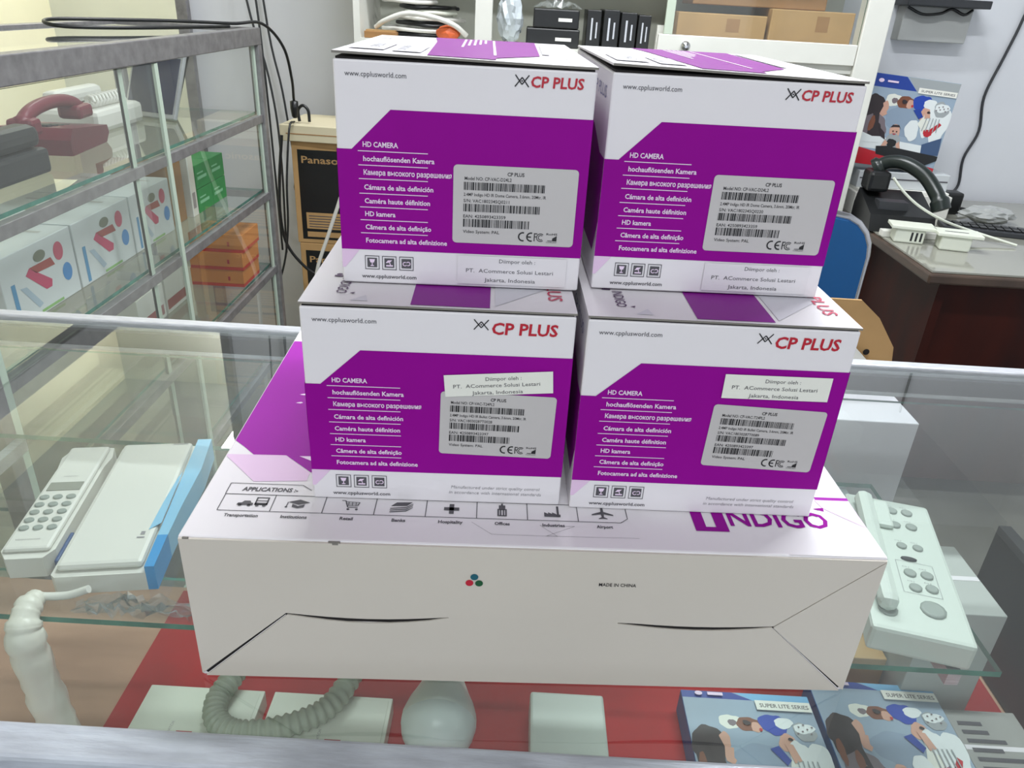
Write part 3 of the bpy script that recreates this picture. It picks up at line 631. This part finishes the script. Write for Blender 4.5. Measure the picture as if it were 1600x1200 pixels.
# greyish cartons further right and behind
def plain(name, label, loc, w, d, h, m, print_=None, rz=0, group=None):
    t = thing(name, label, 'box', loc, rz, group); MB().box(0, w, 0, d, 0, h, bev=.0012).build('body', m, t)
    MB().box(w*.02, w*.98, d*.47, d*.53, h, h+.0004).build('tape', 'clearst' if m != 'kraft' else 'kraft_d', t)
    if print_:
        s = Sheet((0,0,h), (1,0,0), (0,1,0), .0007)
        rr = random.Random(label)
        for k in range(print_): y = d*1000*(.1+.8*k/print_); s.rect(w*100, y, w*1000*rr.uniform(.4,.9), y+d*1000*.35/print_)
        s.build('small_print', 'ink', t)
    return t
plain('small_carton', 'grey carton with printed lines at the far right of the red liner', (.516,.52,BZ), .082, .10, .03, mat('grey_card', (150,150,146), .6), 7)
plain('grey_carton', 'tall pale grey carton behind the right end of the shelf', (.475,.640,BZ), .085, .12, .155, mat('pale_grey_card', (176,180,176), .6))
plain('black_carton', 'low black carton behind the photo cartons', (.30,.675,BZ), .10, .09, .04, 'blackp')
plain('tan_carton', 'low tan carton behind the right photo carton', (.41,.675,BZ), .062, .085, .045, 'kraft')

# ------------------------------------------------------------------ the tall glass cabinet on the left
cb = thing('glass_cabinet', 'tall grey aluminium cabinet with glass shelves along the left', 'cabinet', (0,0,0))
CX0, CX1, CY0, CY1, CZ = -1.17, -.752, .95, 2.29, 1.243
P_ = .028
for x in (CX0, CX1-P_):
    for y in (CY0, CY1-P_): MB().box(x, x+P_, y, y+P_, 0, CZ-.043, bev=.002).build('post', 'alu_grey', cb)
for x in (CX0, CX1-P_): MB().box(x, x+P_, CY0, CY1, CZ-.043, CZ, bev=.002).build('top_rail', 'alu_grey', cb)
for y in (CY0, CY1-P_): MB().box(CX0+P_, CX1-P_, y, y+P_, CZ-.043, CZ, bev=.002).build('top_rail', 'alu_grey', cb)
SZ = (1.018, .798, .568, .30)
for z in SZ:
    pane('shelf_pane', CX0+.03, CX1-.026, CY0+.03, CY1-.03, z, z+.007, cb)
    for x in (CX0+.004, CX1-.024): MB().box(x, x+.018, CY0+P_, CY1-P_, z-.022, z-.0005, bev=.001).build('shelf_rail', 'alu_grey', cb)
    MB().box(CX0+P_, CX1-P_, CY1-.024, CY1-.006, z-.022, z-.0005, bev=.001).build('shelf_rail', 'alu_grey', cb)
for (a, b, x) in ((CY0+.03, 1.64, CX1-.008), (1.49, CY1-.03, CX1-.016)):
    o = pane('sliding_pane', x, x+.005, a, b, .05, CZ-.045, cb, 'gedge_pale', 'doorglass')
    for y in (a, b-.015) : MB().box(x-.0005, x+.0055, y, y+.015, .05, CZ-.045).build('pane_edge', 'gedge_pale', cb)
pane('top_pane', CX0+P_, CX1-P_, CY0+P_, CY1-P_, CZ-.012, CZ-.006, cb, 'gedge', 'doorglass')
MB().box(CX0, CX1, CY0, CY1, .0, .048).build('plinth', 'alu_grey', cb) if 0 else None
# white cartons with product print, second shelf
S2 = .798+.0074; FX = -.845
for i, (a, b) in enumerate(((1.155,1.372),(1.378,1.598),(1.604,1.800))):
    t = thing('drill_carton', 'white carton with pink picture, ' + ('nearest of the row on the cabinet shelf', 'middle of the row on the cabinet shelf', 'furthest of the row, next to the kraft carton')[i], 'box', (FX, a, S2), 0, 'white cartons on the cabinet shelf')
    L = (b-a)*1000; D = 205
    MB().box(-D/1000, 0, 0, b-a, 0, .125, bev=.0015).build('body', mat('white_gloss_card', (222,228,228), .35), t)
    s = Sheet((0,0,0), (0,1,0), (0,0,1), .0004)
    s.disc(.78*L, 92, 15, 17, 0).disc(.85*L, 48, 15, 17, 1)
    s.poly([(.30*L,78),(.36*L,88),(.62*L,50),(.60*L,38),(.52*L,38)], 2); s.poly([(.36*L,88),(.66*L,88),(.70*L,72),(.44*L,74)], 3); s.disc(.52*L,100,18,10,4); s.rect(.10*L,5,.15*L,75,5); s.poly([(.2*L,62),(.28*L,60),(.44*L,18),(.38*L,14)], 6); s.rect(.4*L,3,.72*L,8,7)
    s.build('product_picture', [mat('rose_dot',(206,72,104)), mat('blue_dot',(58,140,206)), mat('pink_tool',(206,50,100)), mat('brick_tool',(172,62,52)), mat('olive_print',(120,126,104)), mat('azure_bar',(80,150,196)), mat('pale_blue_print',(176,196,210)), mat('leaf_green',(140,190,110))], t)
    s = Sheet((-D/1000,0,.125), (1,0,0), (0,1,0), .0004); s.disc(100, L*.45, 40, 26, 0).rect(20, L*.75, 180, L*.80, 1); s.build('top_print', [mat('sage_print',(150,152,132)), mat('light_grey_print',(196,196,190))], t)
t = thing('kraft_carton', 'brown kraft carton behind the white card in the glass cabinet', 'box', (-1.02, 1.815, S2)); MB().box(0, .165, 0, .085, 0, .145, bev=.0015).build('body', 'kraft_d', t); MB().box(.07, .095, -.0006, 0, 0, .145).build('tape', 'kraft', t)
t = thing('white_card_pack', 'upright white card pack beside the green cartons', 'packet', (-.845, 1.915, S2)); MB().box(-.02, 0, 0, .035, 0, .155, bev=.001).build('card', 'sticker', t); MB().box(-.013, -.006, .012, .022, .155, .175).build('hang_tab', 'clearst', t); s = Sheet((0,0,0),(0,1,0),(0,0,1),.0003); s.rect(8,20,26,60); s.build('print', 'ink_l', t)
for j in range(2):
    for i in range(2):
        t = thing('green_carton', 'small green carton, '+(('lower near','lower far'),('upper near','upper far'))[j][i]+' one of the block of four', 'box', (-.845, 1.957+.098*i, S2+.061*j+(.0006 if j else 0)), 0, 'green cartons')
        MB().box(-.10, 0, 0, .096, 0, .060, bev=.001).build('body', 'green', t)
        s = Sheet((0,0,0),(0,1,0),(0,0,1),.0003); s.rect(10,22,70,30).rect(10,36,50,40); s.build('print', mat('pale_green_print',(150,220,170)), t)
# orange cartons, third shelf
S3 = .568+.0074
for k in range(3):
    t = thing('orange_carton', 'flat orange carton with red edge, '+('lowest','middle','topmost')[k]+' of the stack in the cabinet', 'box', (-.93+.004*k, 2.035-.003*(k % 2), S3+.0505*k), 0, 'stacked orange cartons')
    MB().box(0, .150, 0, .135, .009, .050, bev=.001).build('lid', 'orange', t)
    MB().box(.0005, .1495, .0005, .1345, 0, .0088).build('tray', 'oredge', t)
    s = Sheet((0,0,0),(1,0,0),(0,0,1),.0003); s.rect(106,18,112,30); s.build('print', 'red', t)
for k in range(2):
    t = thing('small_red_carton', ('white carton with red stripe, nearer one on the third cabinet shelf','white carton with red stripe, further one on the third cabinet shelf')[k], 'box', (-.90, 1.66+.15*k, S3), 0, 'red striped cartons'); MB().box(-.12, 0, 0, .14, 0, .09+.02*k, bev=.001).build('body', 'sticker', t)
    s = Sheet((0,0,0),(0,1,0),(0,0,1),.0003); s.rect(4,10,130,36); s.build('stripe', mat('brick_print',(160,60,60)), t)
# top shelf: telephone, lumps and leaning tablets
S1 = 1.018+.0074
t = thing('maroon_telephone', 'maroon desk telephone with handset on the upper cabinet shelf', 'telephone', (-.985, 1.52, S1), R(6))
MB().prism([(0,0),(.19,0),(.205,.02),(.19,.055),(.12,.062),(.02,.03)], -.07, .09, 'x').build('body', 'maroon', t) if 0 else None
MB().prism([(.0,.0),(.17,.0),(.19,.018),(.185,.034),(.02,.05),(.0,.03)], -.06, .085, 'x').build('body', 'maroon', t)
MB().tube(sm([(.03,-.055,.062),(.03,-.045,.076),(.03,.0,.088),(.03,.07,.092),(.03,.14,.086),(.03,.18,.074),(.03,.185,.062)], 6), [.018]*5+[.013]*27+[.018]*5, 12).build('handset', 'maroon', t)
MB().box(.005, .055, .14, .205, .048, .076, bev=.008).build('earpiece', 'maroon', t)
MB().box(.005, .055, -.07, -.03, .046, .078, bev=.008).build('mouthpiece', 'maroon', t)
for q in range(12): MB().box(-.04+.026*(q % 3), -.022+.026*(q % 3), .04+.026*(q//3), .058+.026*(q//3), .036, .052-.004*(q//3), bev=.002).build('key', 'darkp', t)
t = thing('dark_telephone', 'dark grey telephone at the near end of the upper cabinet shelf', 'telephone', (-.96, 1.17, S1)); MB().box(-.05, .10, 0, .22, 0, .045, bev=.008).build('body', 'darkp', t); MB().box(.045, .095, .0, .215, .046, .085, bev=.014).build('handset', 'darkp', t)
for q in range(9): MB().box(-.04+.022*(q % 3), -.026+.022*(q % 3), .05+.03*(q//3), .068+.03*(q//3), .045, .049, bev=.001).build('key', 'key', t)
t = thing('white_telephone', 'white telephone with coiled cord at the back of the upper cabinet shelf', 'telephone', (-1.12, 1.775, S1)); MB().box(0, .15, 0, .22, 0, .05, bev=.012).build('body', 'whitep', t); MB().box(.02, .06, .01, .21, .052, .085, bev=.012).build('handset', 'whitep', t)
MB().tube([(.12+.012*math.cos(k*.9), .03+.0022*k, .066+.012*math.sin(k*.9)) for k in range(70)], .004, 6).build('coiled_cord', 'whitep', t); MB().box(.07, .11, .06, .15, .0495, .053).build('keypad', 'darkp', t)
for i, (y, a, lb) in enumerate(((2.11,-28,'black framed tablet leaning back at the cabinet end'),(2.04,-24,'silver framed tablet leaning beside the black one'))):
    t = thing('tablet', lb, 'tablet', (-1.06+.03*i, y, S1+.006), rot=(R(a),0,R(-18)))
    MB().box(-.02, .14, 0, .012, 0, .165, bev=.003).build('case', ('blackp','alu')[i], t); MB().box(-.012, .132, -.0015, 0, .012, .152).build('screen', mat('pale_screen', ((190,200,190),(60,64,90))[i], .15), t)

# cables around that cabinet
def cable(name, label, pts, r, m, cat='cable', n=6):
    return tag(MB().tube(sm(pts, n), r, 7).build(name, m), label, cat)
t = thing('power_cable', 'black cable looping over the cabinet top and down to a plug', 'cable')
ZC = CZ+.0046
MB().tube(sm([(-.79,2.16,ZC),(-.86,1.96,ZC),(-.93,1.83,ZC),(-1.0,1.765,ZC+.001),(-1.045,1.77,ZC+.006),(-1.055,1.82,ZC+.011),(-1.0,1.92,ZC+.011),(-.90,2.08,ZC+.009),(-.81,2.235,ZC+.004),(-.755,2.32,ZC+.004),(-.725,2.40,1.19),(-.725,2.46,1.10),(-.735,2.50,1.03)], 8), .0042, 7).build('cord', 'blackp', t)
MB().lathe([(.006,0),(.010,.006),(.013,.03),(.013,.05),(.006,.052)], 10, mtx=Matrix.Translation((-.735,2.50,.978))).build('plug', 'blackp', t)
cable('hanging_cable', 'thin dark cable hanging behind the glass cabinet, leftmost of three', [(-.99,2.96,2.2),(-.985,2.955,1.5),(-.97,2.95,1.2),(-.96,2.94,.9),(-.955,2.94,.4)], .004, 'darkp')
cable('hanging_cable', 'thin dark cable hanging behind the glass cabinet, middle of three', [(-1.05,2.93,2.2),(-1.01,2.92,1.4),(-.94,2.91,1.05),(-.92,2.91,.8),(-.93,2.91,.4)], .004, 'darkp')
cable('hanging_cable', 'thin dark cable hanging behind the glass cabinet, rightmost and coiled at its foot', [(-1.0,2.98,2.2),(-.955,2.97,1.3),(-.91,2.96,1.0),(-.88,2.95,.75),(-.84,2.93,.62),(-.80,2.92,.70),(-.83,2.92,.76),(-.88,2.92,.66),(-.83,2.92,.60),(-.76,2.93,.56)], .004, 'darkp')
cable('black_lead', 'black lead dropping from the plug past the kraft boxes', [(-.77,2.46,.93),(-.785,2.45,.80),(-.79,2.44,.68),(-.775,2.44,.58),(-.72,2.45,.50),(-.66,2.46,.46)], .005, 'blackp')
cable('black_lead', 'second black lead beside the first, rising to the beige box', [(-.735,2.487,.968),(-.738,2.44,.955),(-.75,2.41,.80),(-.755,2.40,.66),(-.77,2.39,.55),(-.80,2.38,.45)], .0035, 'blackp')
cable('white_lead', 'white lead hanging in front of the kraft boxes', [(-.52,2.36,.97),(-.56,2.36,.80),(-.61,2.36,.66),(-.66,2.36,.52),(-.665,2.36,.40),(-.66,2.36,.2),(-.66,2.36,.006)], .006, 'whitep')
t = thing('aluminium_pole', 'slim aluminium pole standing behind the glass cabinet', 'pole', (-1.245,2.97,0)); MB().box(-.02, .02, -.015, .015, 0, 2.795, bev=.002).build('pole', 'alu_grey', t); MB().box(-.04, .04, -.03, .03, 0, .01).build('foot', 'alu_grey', t)
tag(MB().tube([(-2.312,2.0,1.29),(-2.312,3.96,1.29)], .007, 8).build('wall_conduit', 'ink_l'), 'thin grey conduit along the cream wall', 'conduit')

# boxed phones stacked behind
zz = 0
for k, (h, lb) in enumerate(((.285,'kraft and black carton at the bottom of the stack behind'),(.288,'kraft and black carton in the middle of the stack behind'),(.335,'kraft and black carton with large maker lettering, top of the stack'))):
    t = thing('phone_carton', lb, 'box', (-.755+.005*(k % 2), 2.50, zz), 0, 'kraft phone cartons'); w = .33
    MB().box(0, w, 0, .34, 0, h-.001, bev=.002).build('body', 'kraft', t)
    s = Sheet((0,0,0),(1,0,0),(0,0,1),.0003); s.rect(18,14,w*1000-18,h*1000-26); b = s.build('black_panel', 'blackp', t)
    s = Sheet((0,0,0),(1,0,0),(0,0,1),.0005); s.text('Panasonic', 30, h*1000-68, 170, 22, bold=.015); s.build('maker_lettering', 'kraft', b)
    s = Sheet((0,0,0),(1,0,0),(0,0,1),.0005); s.rect(34,50,w*1000-40,105).rect(34,22,w*1000-40,40); s.build('text_panel', 'kraft', b)
    s = Sheet((0,0,0),(1,0,0),(0,0,1),.0007)
    for q in range(5): s.rect(42,56+9*q,w*1000-60-12*q,59+9*q)
    s.build('fine_print', 'ink', b); zz += h
t = thing('beige_box', 'flat beige box lying on top of the kraft carton stack', 'box', (-.785, 2.49, zz), R(-3)); MB().box(0, .30, 0, .25, 0, .05, bev=.002).build('body', mat('beige_card', (208,198,168), .6), t); MB().box(.02, .26, -.0006, 0, .022, .025).build('seam', 'kraft_d', t)
cable('plug_loop', 'small black plug loop standing on the beige box', [(-.73,2.53,zz+.056),(-.732,2.53,zz+.09),(-.716,2.53,zz+.105),(-.70,2.53,zz+.09),(-.698,2.53,zz+.056)], .005, 'blackp')

# ------------------------------------------------------------------ the white shelf cabinet at the back
wc = thing('white_shelf_cabinet', 'white cabinet with open shelf and glass door against the back wall', 'cabinet')
WX0, WX1, WY = -.56, 1.075, 2.60
MB().box(WX0, WX1, WY+.005, 2.985, 1.192, 1.216).build('shelf_board', 'wcab', wc)
MB().box(-.2, WX1-.03, WY+.03, 2.985, .04, 1.19).build('lower_body', 'wcab', wc)
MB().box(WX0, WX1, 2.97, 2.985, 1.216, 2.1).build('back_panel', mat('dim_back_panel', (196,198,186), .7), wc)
MB().box(WX0, WX1, WY+.005, 2.97, 2.1, 2.13).build('top_board', 'wcab', wc)
MB().box(WX0, WX1, WY+.01, 2.97, 1.56, 1.58).build('upper_board', 'wcab', wc)
MB().box(-.18, -.128, WY, WY+.04, 1.216, 2.1).build('post', 'wcab', wc)
MB().box(WX1-.065, WX1+.012, WY-.015, WY+.05, 0, 2.13, bev=.003).build('post', 'wcab', wc)
MB().box(WX0, WX0+.02, WY+.005, 2.97, 1.216, 2.1).build('side_panel', 'wcab', wc)
MB().box(WX0+.0, WX0+.03, 2.9, 2.985, 0, 1.192).build('leg', 'wcab', wc)
d = wc
MB().box(.39, 1.008, WY-.012, WY+.004, 1.217, 1.277, bev=.002).build('door_rail', 'wcab', wc)
MB().box(.405, .432, WY-.010, WY+.004, 1.277, 2.05, bev=.002).build('door_stile', mat('pale_green_stile', (196,208,190), .4), wc)
pane('door_pane', .432, 1.008, WY-.004, WY, 1.277, 2.05, wc, 'gedge', 'doorglass')
MB().box(.39, .432, WY+.03, WY+.05, 1.217, 1.30).build('catch_block', 'wcab', wc)
MB().lathe([(.006,0),(.007,.006),(.014,.010),(.0155,.018),(.012,.026),(.004,.029)], 18, mtx=Matrix.Translation((.474,WY-.012,1.246)) @ Matrix.Rotation(R(90),4,'X')).build('knob', 'chrome', wc)
W0 = 1.2164
for i, (x0, x1, h, y0) in enumerate(((.455,.735,.125,2.66),(.745,1.005,.148,2.655))):
    t = thing('parcel_carton', ('brown carton behind the cabinet glass, at the left','brown carton behind the cabinet glass, at the right')[i], 'box', (x0, y0, W0), 0, 'brown cartons behind glass'); MB().box(0, x1-x0, 0, .26, 0, h, bev=.003).build('body', 'kraft', t); MB().box(-.0005, x1-x0+.0005, .11, .15, h, h+.0005).build('tape', 'kraft_d', t); MB().box((x1-x0)*.55, (x1-x0)*.7, -.0006, 0, h*.6, h*.9).build('tape_end', 'kraft_d', t)
t = thing('parcel_carton', 'brown carton lying on the other two behind the glass', 'box', (.62, 2.69, W0+.149), 0, 'brown cartons behind glass'); MB().box(-.12, .30, 0, .20, 0, .09, bev=.003).build('body', 'kraft_d', t); MB().box(-.1205, .3005, .08, .11, .09, .0905).build('tape', 'kraft', t)
# black power units and cases in the middle bay
for i, (x0, w, h, y) in enumerate(((.17,.045,.115,2.66),(.222,.05,.118,2.655),(.278,.05,.113,2.66),(.333,.04,.108,2.665))):
    t = thing('black_case', 'black upright case on the open shelf, '+('first','second','third','fourth')[i]+' from the wrapped units', 'case', (x0, y, W0), 0, 'black upright cases'); MB().box(0, w, 0, .18, 0, h, bev=.002).build('body', 'blackp', t)
    MB().box(w*.3, w*.42, -.0015, 0, h*.25, h*.8).build('silver_strip', 'alu', t); MB().box(w*.65, w*.75, -.0015, 0, h*.3, h*.7).build('silver_strip', 'alu', t)
for i, (x0, z, w) in enumerate(((-.02,W0,.17),(.0,W0+.0565,.145))):
    t = thing('power_unit', ('black power unit on the open shelf, the lower one','black power unit wrapped in film, lying on the lower one')[i], 'adapter', (x0, 2.66, z), 0, 'black power units'); MB().box(0, w, 0, .14, 0, .055, bev=.004).build('body', 'blackp', t); s = Sheet((0,0,0),(1,0,0),(0,0,1),.0004); s.rect(w*1000*.55,20,w*1000*.85,30); s.build('label', 'sticker', t)
def blob(name, label, c, rad, m, cat, seed, amp=.25):
    bm = bmesh.new(); bmesh.ops.create_icosphere(bm, subdivisions=3, radius=1); rr = random.Random(seed)
    for v in bm.verts: v.co = Vector((v.co.x*rad[0], v.co.y*rad[1], v.co.z*rad[2]))*(1-amp*rr.random())
    zmin = min(v.co.z for v in bm.verts); mb = MB(); bm.verts.index_update()
    mb.add([(v.co.x, v.co.y, max(v.co.z, zmin)) for v in bm.verts], [[v.index for v in f.verts] for f in bm.faces]); bm.free()
    return tag(mb.build(name, m, loc=(c[0],c[1],c[2]-zmin)), label, cat)
blob('bubble_wrap_bundle', 'silvery bubble wrapped bundle on the open shelf', (-.075,2.70,W0), (.048,.06,.082), mat('bubble_wrap',(188,196,200),.15,bump=.6,bscale=50), 'bundle', 3)
crumple('clear_wrap', 'loose clear film over the black power units', .0, .15, 2.65, 2.80, W0+.113, .035, 'foil', 'film', 14, 10, 5)
# cable heap in the left bay
rr = random.Random(11); names = ('blackp','whitep','blackp','whitep','ivory','blackp','whitep','darkp','ivory','blackp')
for k in range(8):
    cxk, cyk = -.38+rr.uniform(-.05,.05), 2.79+rr.uniform(-.03,.03); ra, rb = rr.uniform(.075,.115), rr.uniform(.06,.11); zk = W0+.0105+.0165*k
    tag(MB().tube(sm([(cxk+ra*math.cos(a*.7)*(1+.12*rr.uniform(-1,1)), cyk+rb*math.sin(a*.7)*(1+.1*rr.uniform(-1,1)), zk+rr.uniform(-.003,.003)) for a in range(10)], 5), .006, 7).build('coiled_cable', names[k]), ('black','white','black','white','ivory','black','white','grey','ivory','black')[k]+' cable coil in the heap on the open shelf, '+('lowest','second','third','fourth','fifth','sixth','seventh','eighth','ninth','topmost')[k]+' from the board', 'cable', 'heaped cable coils')
tag(MB().tube(sm([(-.50,2.66,W0+.03),(-.47,2.64,W0+.05),(-.40,2.63,W0+.075),(-.32,2.63,W0+.07),(-.25,2.64,W0+.05),(-.21,2.66,W0+.02)], 8), .008, 8).build('ribbon_lead', 'whitep'), 'thick white lead arching in front of the cable heap', 'cable')
t = thing('brown_tray', 'brown tray under the cable heap at the shelf end', 'tray', (-.53, 2.615, W0)); MB().box(0, .10, 0, .05, 0, .02, bev=.002).build('tray', 'kraft_d', t); MB().box(.005, .095, .004, .046, .020, .024).build('rim', 'kraft', t)
blob('orange_reel', 'small orange bundle among the coiled cables', (-.27,2.665,W0), (.04,.03,.025), mat('orange_plastic',(206,96,50)), 'bundle', 6, .1)
tag(MB().tube(sm([(-.56,2.99,1.36),(-.60,2.985,1.30),(-.62,2.98,1.24),(-.60,2.96,1.235),(-.55,2.95,1.26)],6), .003, 6).build('thin_wall_wire', 'ink_l'), 'thin grey wire on the wall beside the open shelf', 'wire')

# ------------------------------------------------------------------ desk, chair and things on the right
dk = thing('office_desk', 'dark brown wooden desk with a glass covered top', 'desk', (1.117, 1.996, 0))
MB().box(0, 1.1, 0, .97, .715, .744, bev=.006).build('top_board', 'wood_top', dk)
MB().box(.01, 1.09, .012, .96, .745, .750).build('glass_sheet', mat('desk_glass_reflection', (150,150,140), .06, spec=.8), dk)  # opaque grey standing in for the reflection on the glass
MB().box(.05, .075, .03, .93, 0, .714).build('side_panel', 'wood', dk)
MB().box(1.03, 1.055, .03, .93, 0, .714).build('side_panel', 'wood', dk)
MB().box(.076, 1.029, .05, .07, .06, .714).build('front_panel', 'wood', dk)
DZ = .7504
t = thing('photo_carton', 'photo printed carton standing on the desk against the wall', 'box', (1.085, 2.66, .9165), rot=(R(-4), R(4.2), 0), group=None)
MB().box(0, .302, 0, .07, 0, .285, bev=.002).build('body', mat('dull_blue_card', (150,170,190)), t)
photo(t, (.001,0,.001), (1,0,0), (0,0,1), 300, 283, True, 'SUPER LITE SERIES')
t = thing('white_router_box', 'white box under the photo carton on the desk', 'box', (1.13, 2.62, DZ)); MB().box(0, .33, 0, .24, 0, .075, bev=.003).build('body', 'whitep', t); MB().box(.01, .32, .01, .23, .075, .085, bev=.002).build('lid', 'sticker', t)
s = Sheet((0,0,0),(1,0,0),(0,0,1),.0004); s.rect(120,30,160,55); s.build('print', mat('orange_print',(226,110,60)), t)
t = thing('grey_document_box', 'grey document box on the white box, behind the handset', 'box', (1.14, 2.655, DZ+.0855)); MB().box(0, .31, 0, .19, 0, .055, bev=.002).build('body', mat('document_grey',(200,204,206)), t); MB().box(.005, .305, -.001, 0, .03, .034).build('seam', 'ink', t)
t = thing('black_desk_telephone', 'large black desk telephone with arched handset', 'telephone', (1.105, 2.400, DZ), R(-5))
MB().prism([(0,0),(.20,0),(.20,.05),(.18,.100),(.02,.05)], 0, .20, 'x').build('body', 'blackp', t)
MB().tube(sm([(.03,.17,.165),(.06,.155,.190),(.10,.12,.195),(.15,.07,.170),(.185,.02,.12),(.20,.0,.082)], 7), [.032]*4+[.022]*26+[.028]*6, 12).build('handset', mat('black_green_plastic',(30,38,36),.3), t)
MB().box(.0, .07, .11, .19, .100, .165, bev=.012).build('earpiece', 'blackp', t)
MB().box(.03, .12, .05, .10, .06, .085).build('keypad', 'darkp', t)
cable('pale_lead', 'pale thin lead trailing over the black desk telephone', [(1.11,2.34,.93),(1.15,2.33,.89),(1.21,2.33,.85),(1.30,2.34,.81),(1.40,2.36,.78),(1.52,2.30,.757)], .004, 'ivory')
for i, (x, y, rz) in enumerate(((1.20,2.44,-4),(1.315,2.33,-8))):
    pass
for i, (x, y) in enumerate(((1.135,2.285),(1.245,2.225))):
    t = thing('wall_adapter', ('white plug adapter on the desk, the left one with dark slots','white plug adapter on the desk, the right one nearest the edge')[i], 'adapter', (x, y, DZ), R(-12), 'white plug adapters')
    MB().box(0, .085, 0, .06, 0, .042, bev=.005).build('body', 'ivory', t); MB().box(-.014, .112, -.006, .066, .042, .052, bev=.002).build('flange', 'ivory', t)
    if i == 0:
        for q in range(3): MB().box(.045+.013*q, .051+.013*q, -.0006, 0, .008, .034).build('slot', 'blackp', t)
    else: MB().box(.01, .075, .02, .026, .052, .0525).build('slot', 'ink', t)
t = thing('white_strip_box', 'long white slim box lying in front of the telephone', 'box', (1.122, 2.365, DZ)); MB().box(0, .22, -.03, .0, 0, .02, bev=.002).build('body', 'whitep', t); MB().box(.01, .21, -.025, -.005, .02, .0208).build('lid_line', 'sticker', t)
blob('clear_bag', 'crumpled grey plastic bag behind the adapters', (1.585,2.60,DZ), (.10,.07,.03), mat('grey_bag',(168,170,168),.2,bump=.6,bscale=45), 'bag', 8, .3)
t = thing('black_adapter', 'black power adapter by the wall wire on the desk', 'adapter', (1.475, 2.70, DZ)); MB().box(0, .07, 0, .06, 0, .075, bev=.008).build('body', 'blackp', t); MB().tube(sm([(.07,.03,.02),(.10,.02,.012),(.13,.04,.008),(.12,.09,.006)],5), .004, 6).build('lead', 'blackp', t)
t = thing('black_tablet', 'black tablet lying at the right edge of the desk', 'tablet', (1.46, 2.13, DZ), R(-28)); MB().box(0, .24, 0, .16, 0, .014, bev=.003).build('body', 'blackp', t); MB().box(.01, .23, .01, .15, .014, .0148).build('screen', mat('dark_screen',(30,38,40),.1), t)
t = thing('keyboard', 'flat dark keyboard lying behind the tablet', 'keyboard', (1.37, 2.46, DZ), R(-14)); MB().box(0, .32, 0, .09, 0, .016, bev=.003).build('body', 'darkp', t)
for q in range(24): MB().box(.014+.0245*(q % 12), .034+.0245*(q % 12), .015+.035*(q//12), .042+.035*(q//12), .016, .021).build('key', 'blackp', t)
cable('wall_wire', 'dark wire running down the wall above the desk', [(1.73,2.992,2.2),(1.72,2.992,1.5),(1.713,2.992,1.37),(1.69,2.992,1.25),(1.665,2.992,1.12),(1.685,2.992,1.0),(1.66,2.992,.9),(1.672,2.992,.80),(1.64,2.985,.755)], .005, 'darkp')
t = thing('wall_box', 'grey wall box with black cable beside the white cabinet', 'box', (1.275, 2.94, 1.290)); MB().box(0, .235, 0, .06, 0, .11, bev=.003).build('body', mat('wall_box_grey',(176,178,176),.6), t); MB().box(-.02, .26, -.06, .06, .11, .135, bev=.003).build('cap', 'darkp', t); MB().tube(sm([(.0,-.02,.105),(.05,-.03,.085),(.11,-.03,.09),(.15,-.02,.105),(.19,-.03,.09),(.22,-.02,.105)],5), .005, 6).build('cable', 'blackp', t)
# chair
t = thing('blue_chair', 'blue vinyl chair with chrome tube frame behind the cartons', 'chair', (.645, 1.80, 0), R(0))
def rr_(x0, x1, z0, z1, r, n=5):
    o = []
    for (a, b, a0) in ((x1-r,z0+r,-90),(x1-r,z1-r,0),(x0+r,z1-r,90),(x0+r,z0+r,180)):
        o += [(a+r*math.cos(R(a0+90*k/n)), b+r*math.sin(R(a0+90*k/n))) for k in range(n+1)]
    return o
MB().prism(rr_(-.19,.19,.55,.928,.09), -.012, .022, 'y').build('backrest', 'chairblue', t)
ring = rr_(-.195,.195,.50,.934,.095); MB().tube([(a,.004,b) for a,b in ring+ring[:1]], .011, 10).build('back_frame', 'chrome', t)
MB().prism(rr_(-.20,.20,-.40,.0,.06), .43, .475, 'z').build('seat', 'chairblue', t)
for sx in (-1, 1):
    MB().tube([(sx*.195,.004,.56),(sx*.195,.004,.43),(sx*.205,.03,.0)], .011, 10).build('leg', 'chrome', t)
    MB().tube([(sx*.19,-.36,.43),(sx*.20,-.39,.0)], .011, 10).build('leg', 'chrome', t)
MB().tube([(-.19,-.2,.425),(.19,-.2,.425)], .010, 8).build('stretcher', 'chrome', t)
# open carton standing behind the counter
t = thing('open_carton', 'open kraft carton behind the counter with raised flap', 'box', (.40, 1.16, 0))
MB().box(0, .312, 0, .16, 0, .73, bev=.002).build('body', 'wash', t)
MB().prism([(.12,.725),(.318,.725),(.303,.812),(.262,.868),(.222,.90),(.12,.90)], .141, .146, 'y').build('flap', 'kraft', t)
MB().prism([(.10,.725),(.312,.725),(.284,.762),(.240,.802),(.15,.88),(.10,.88)], .125, .129, 'y').build('liner_flap', 'whitep', t)
MB().lathe([(.006,0),(.006,.0006)], 12, mtx=Matrix.Translation((.255,.1405,.80)) @ Matrix.Rotation(R(90),4,'X')).build('punch_hole', 'gap_shade', t)
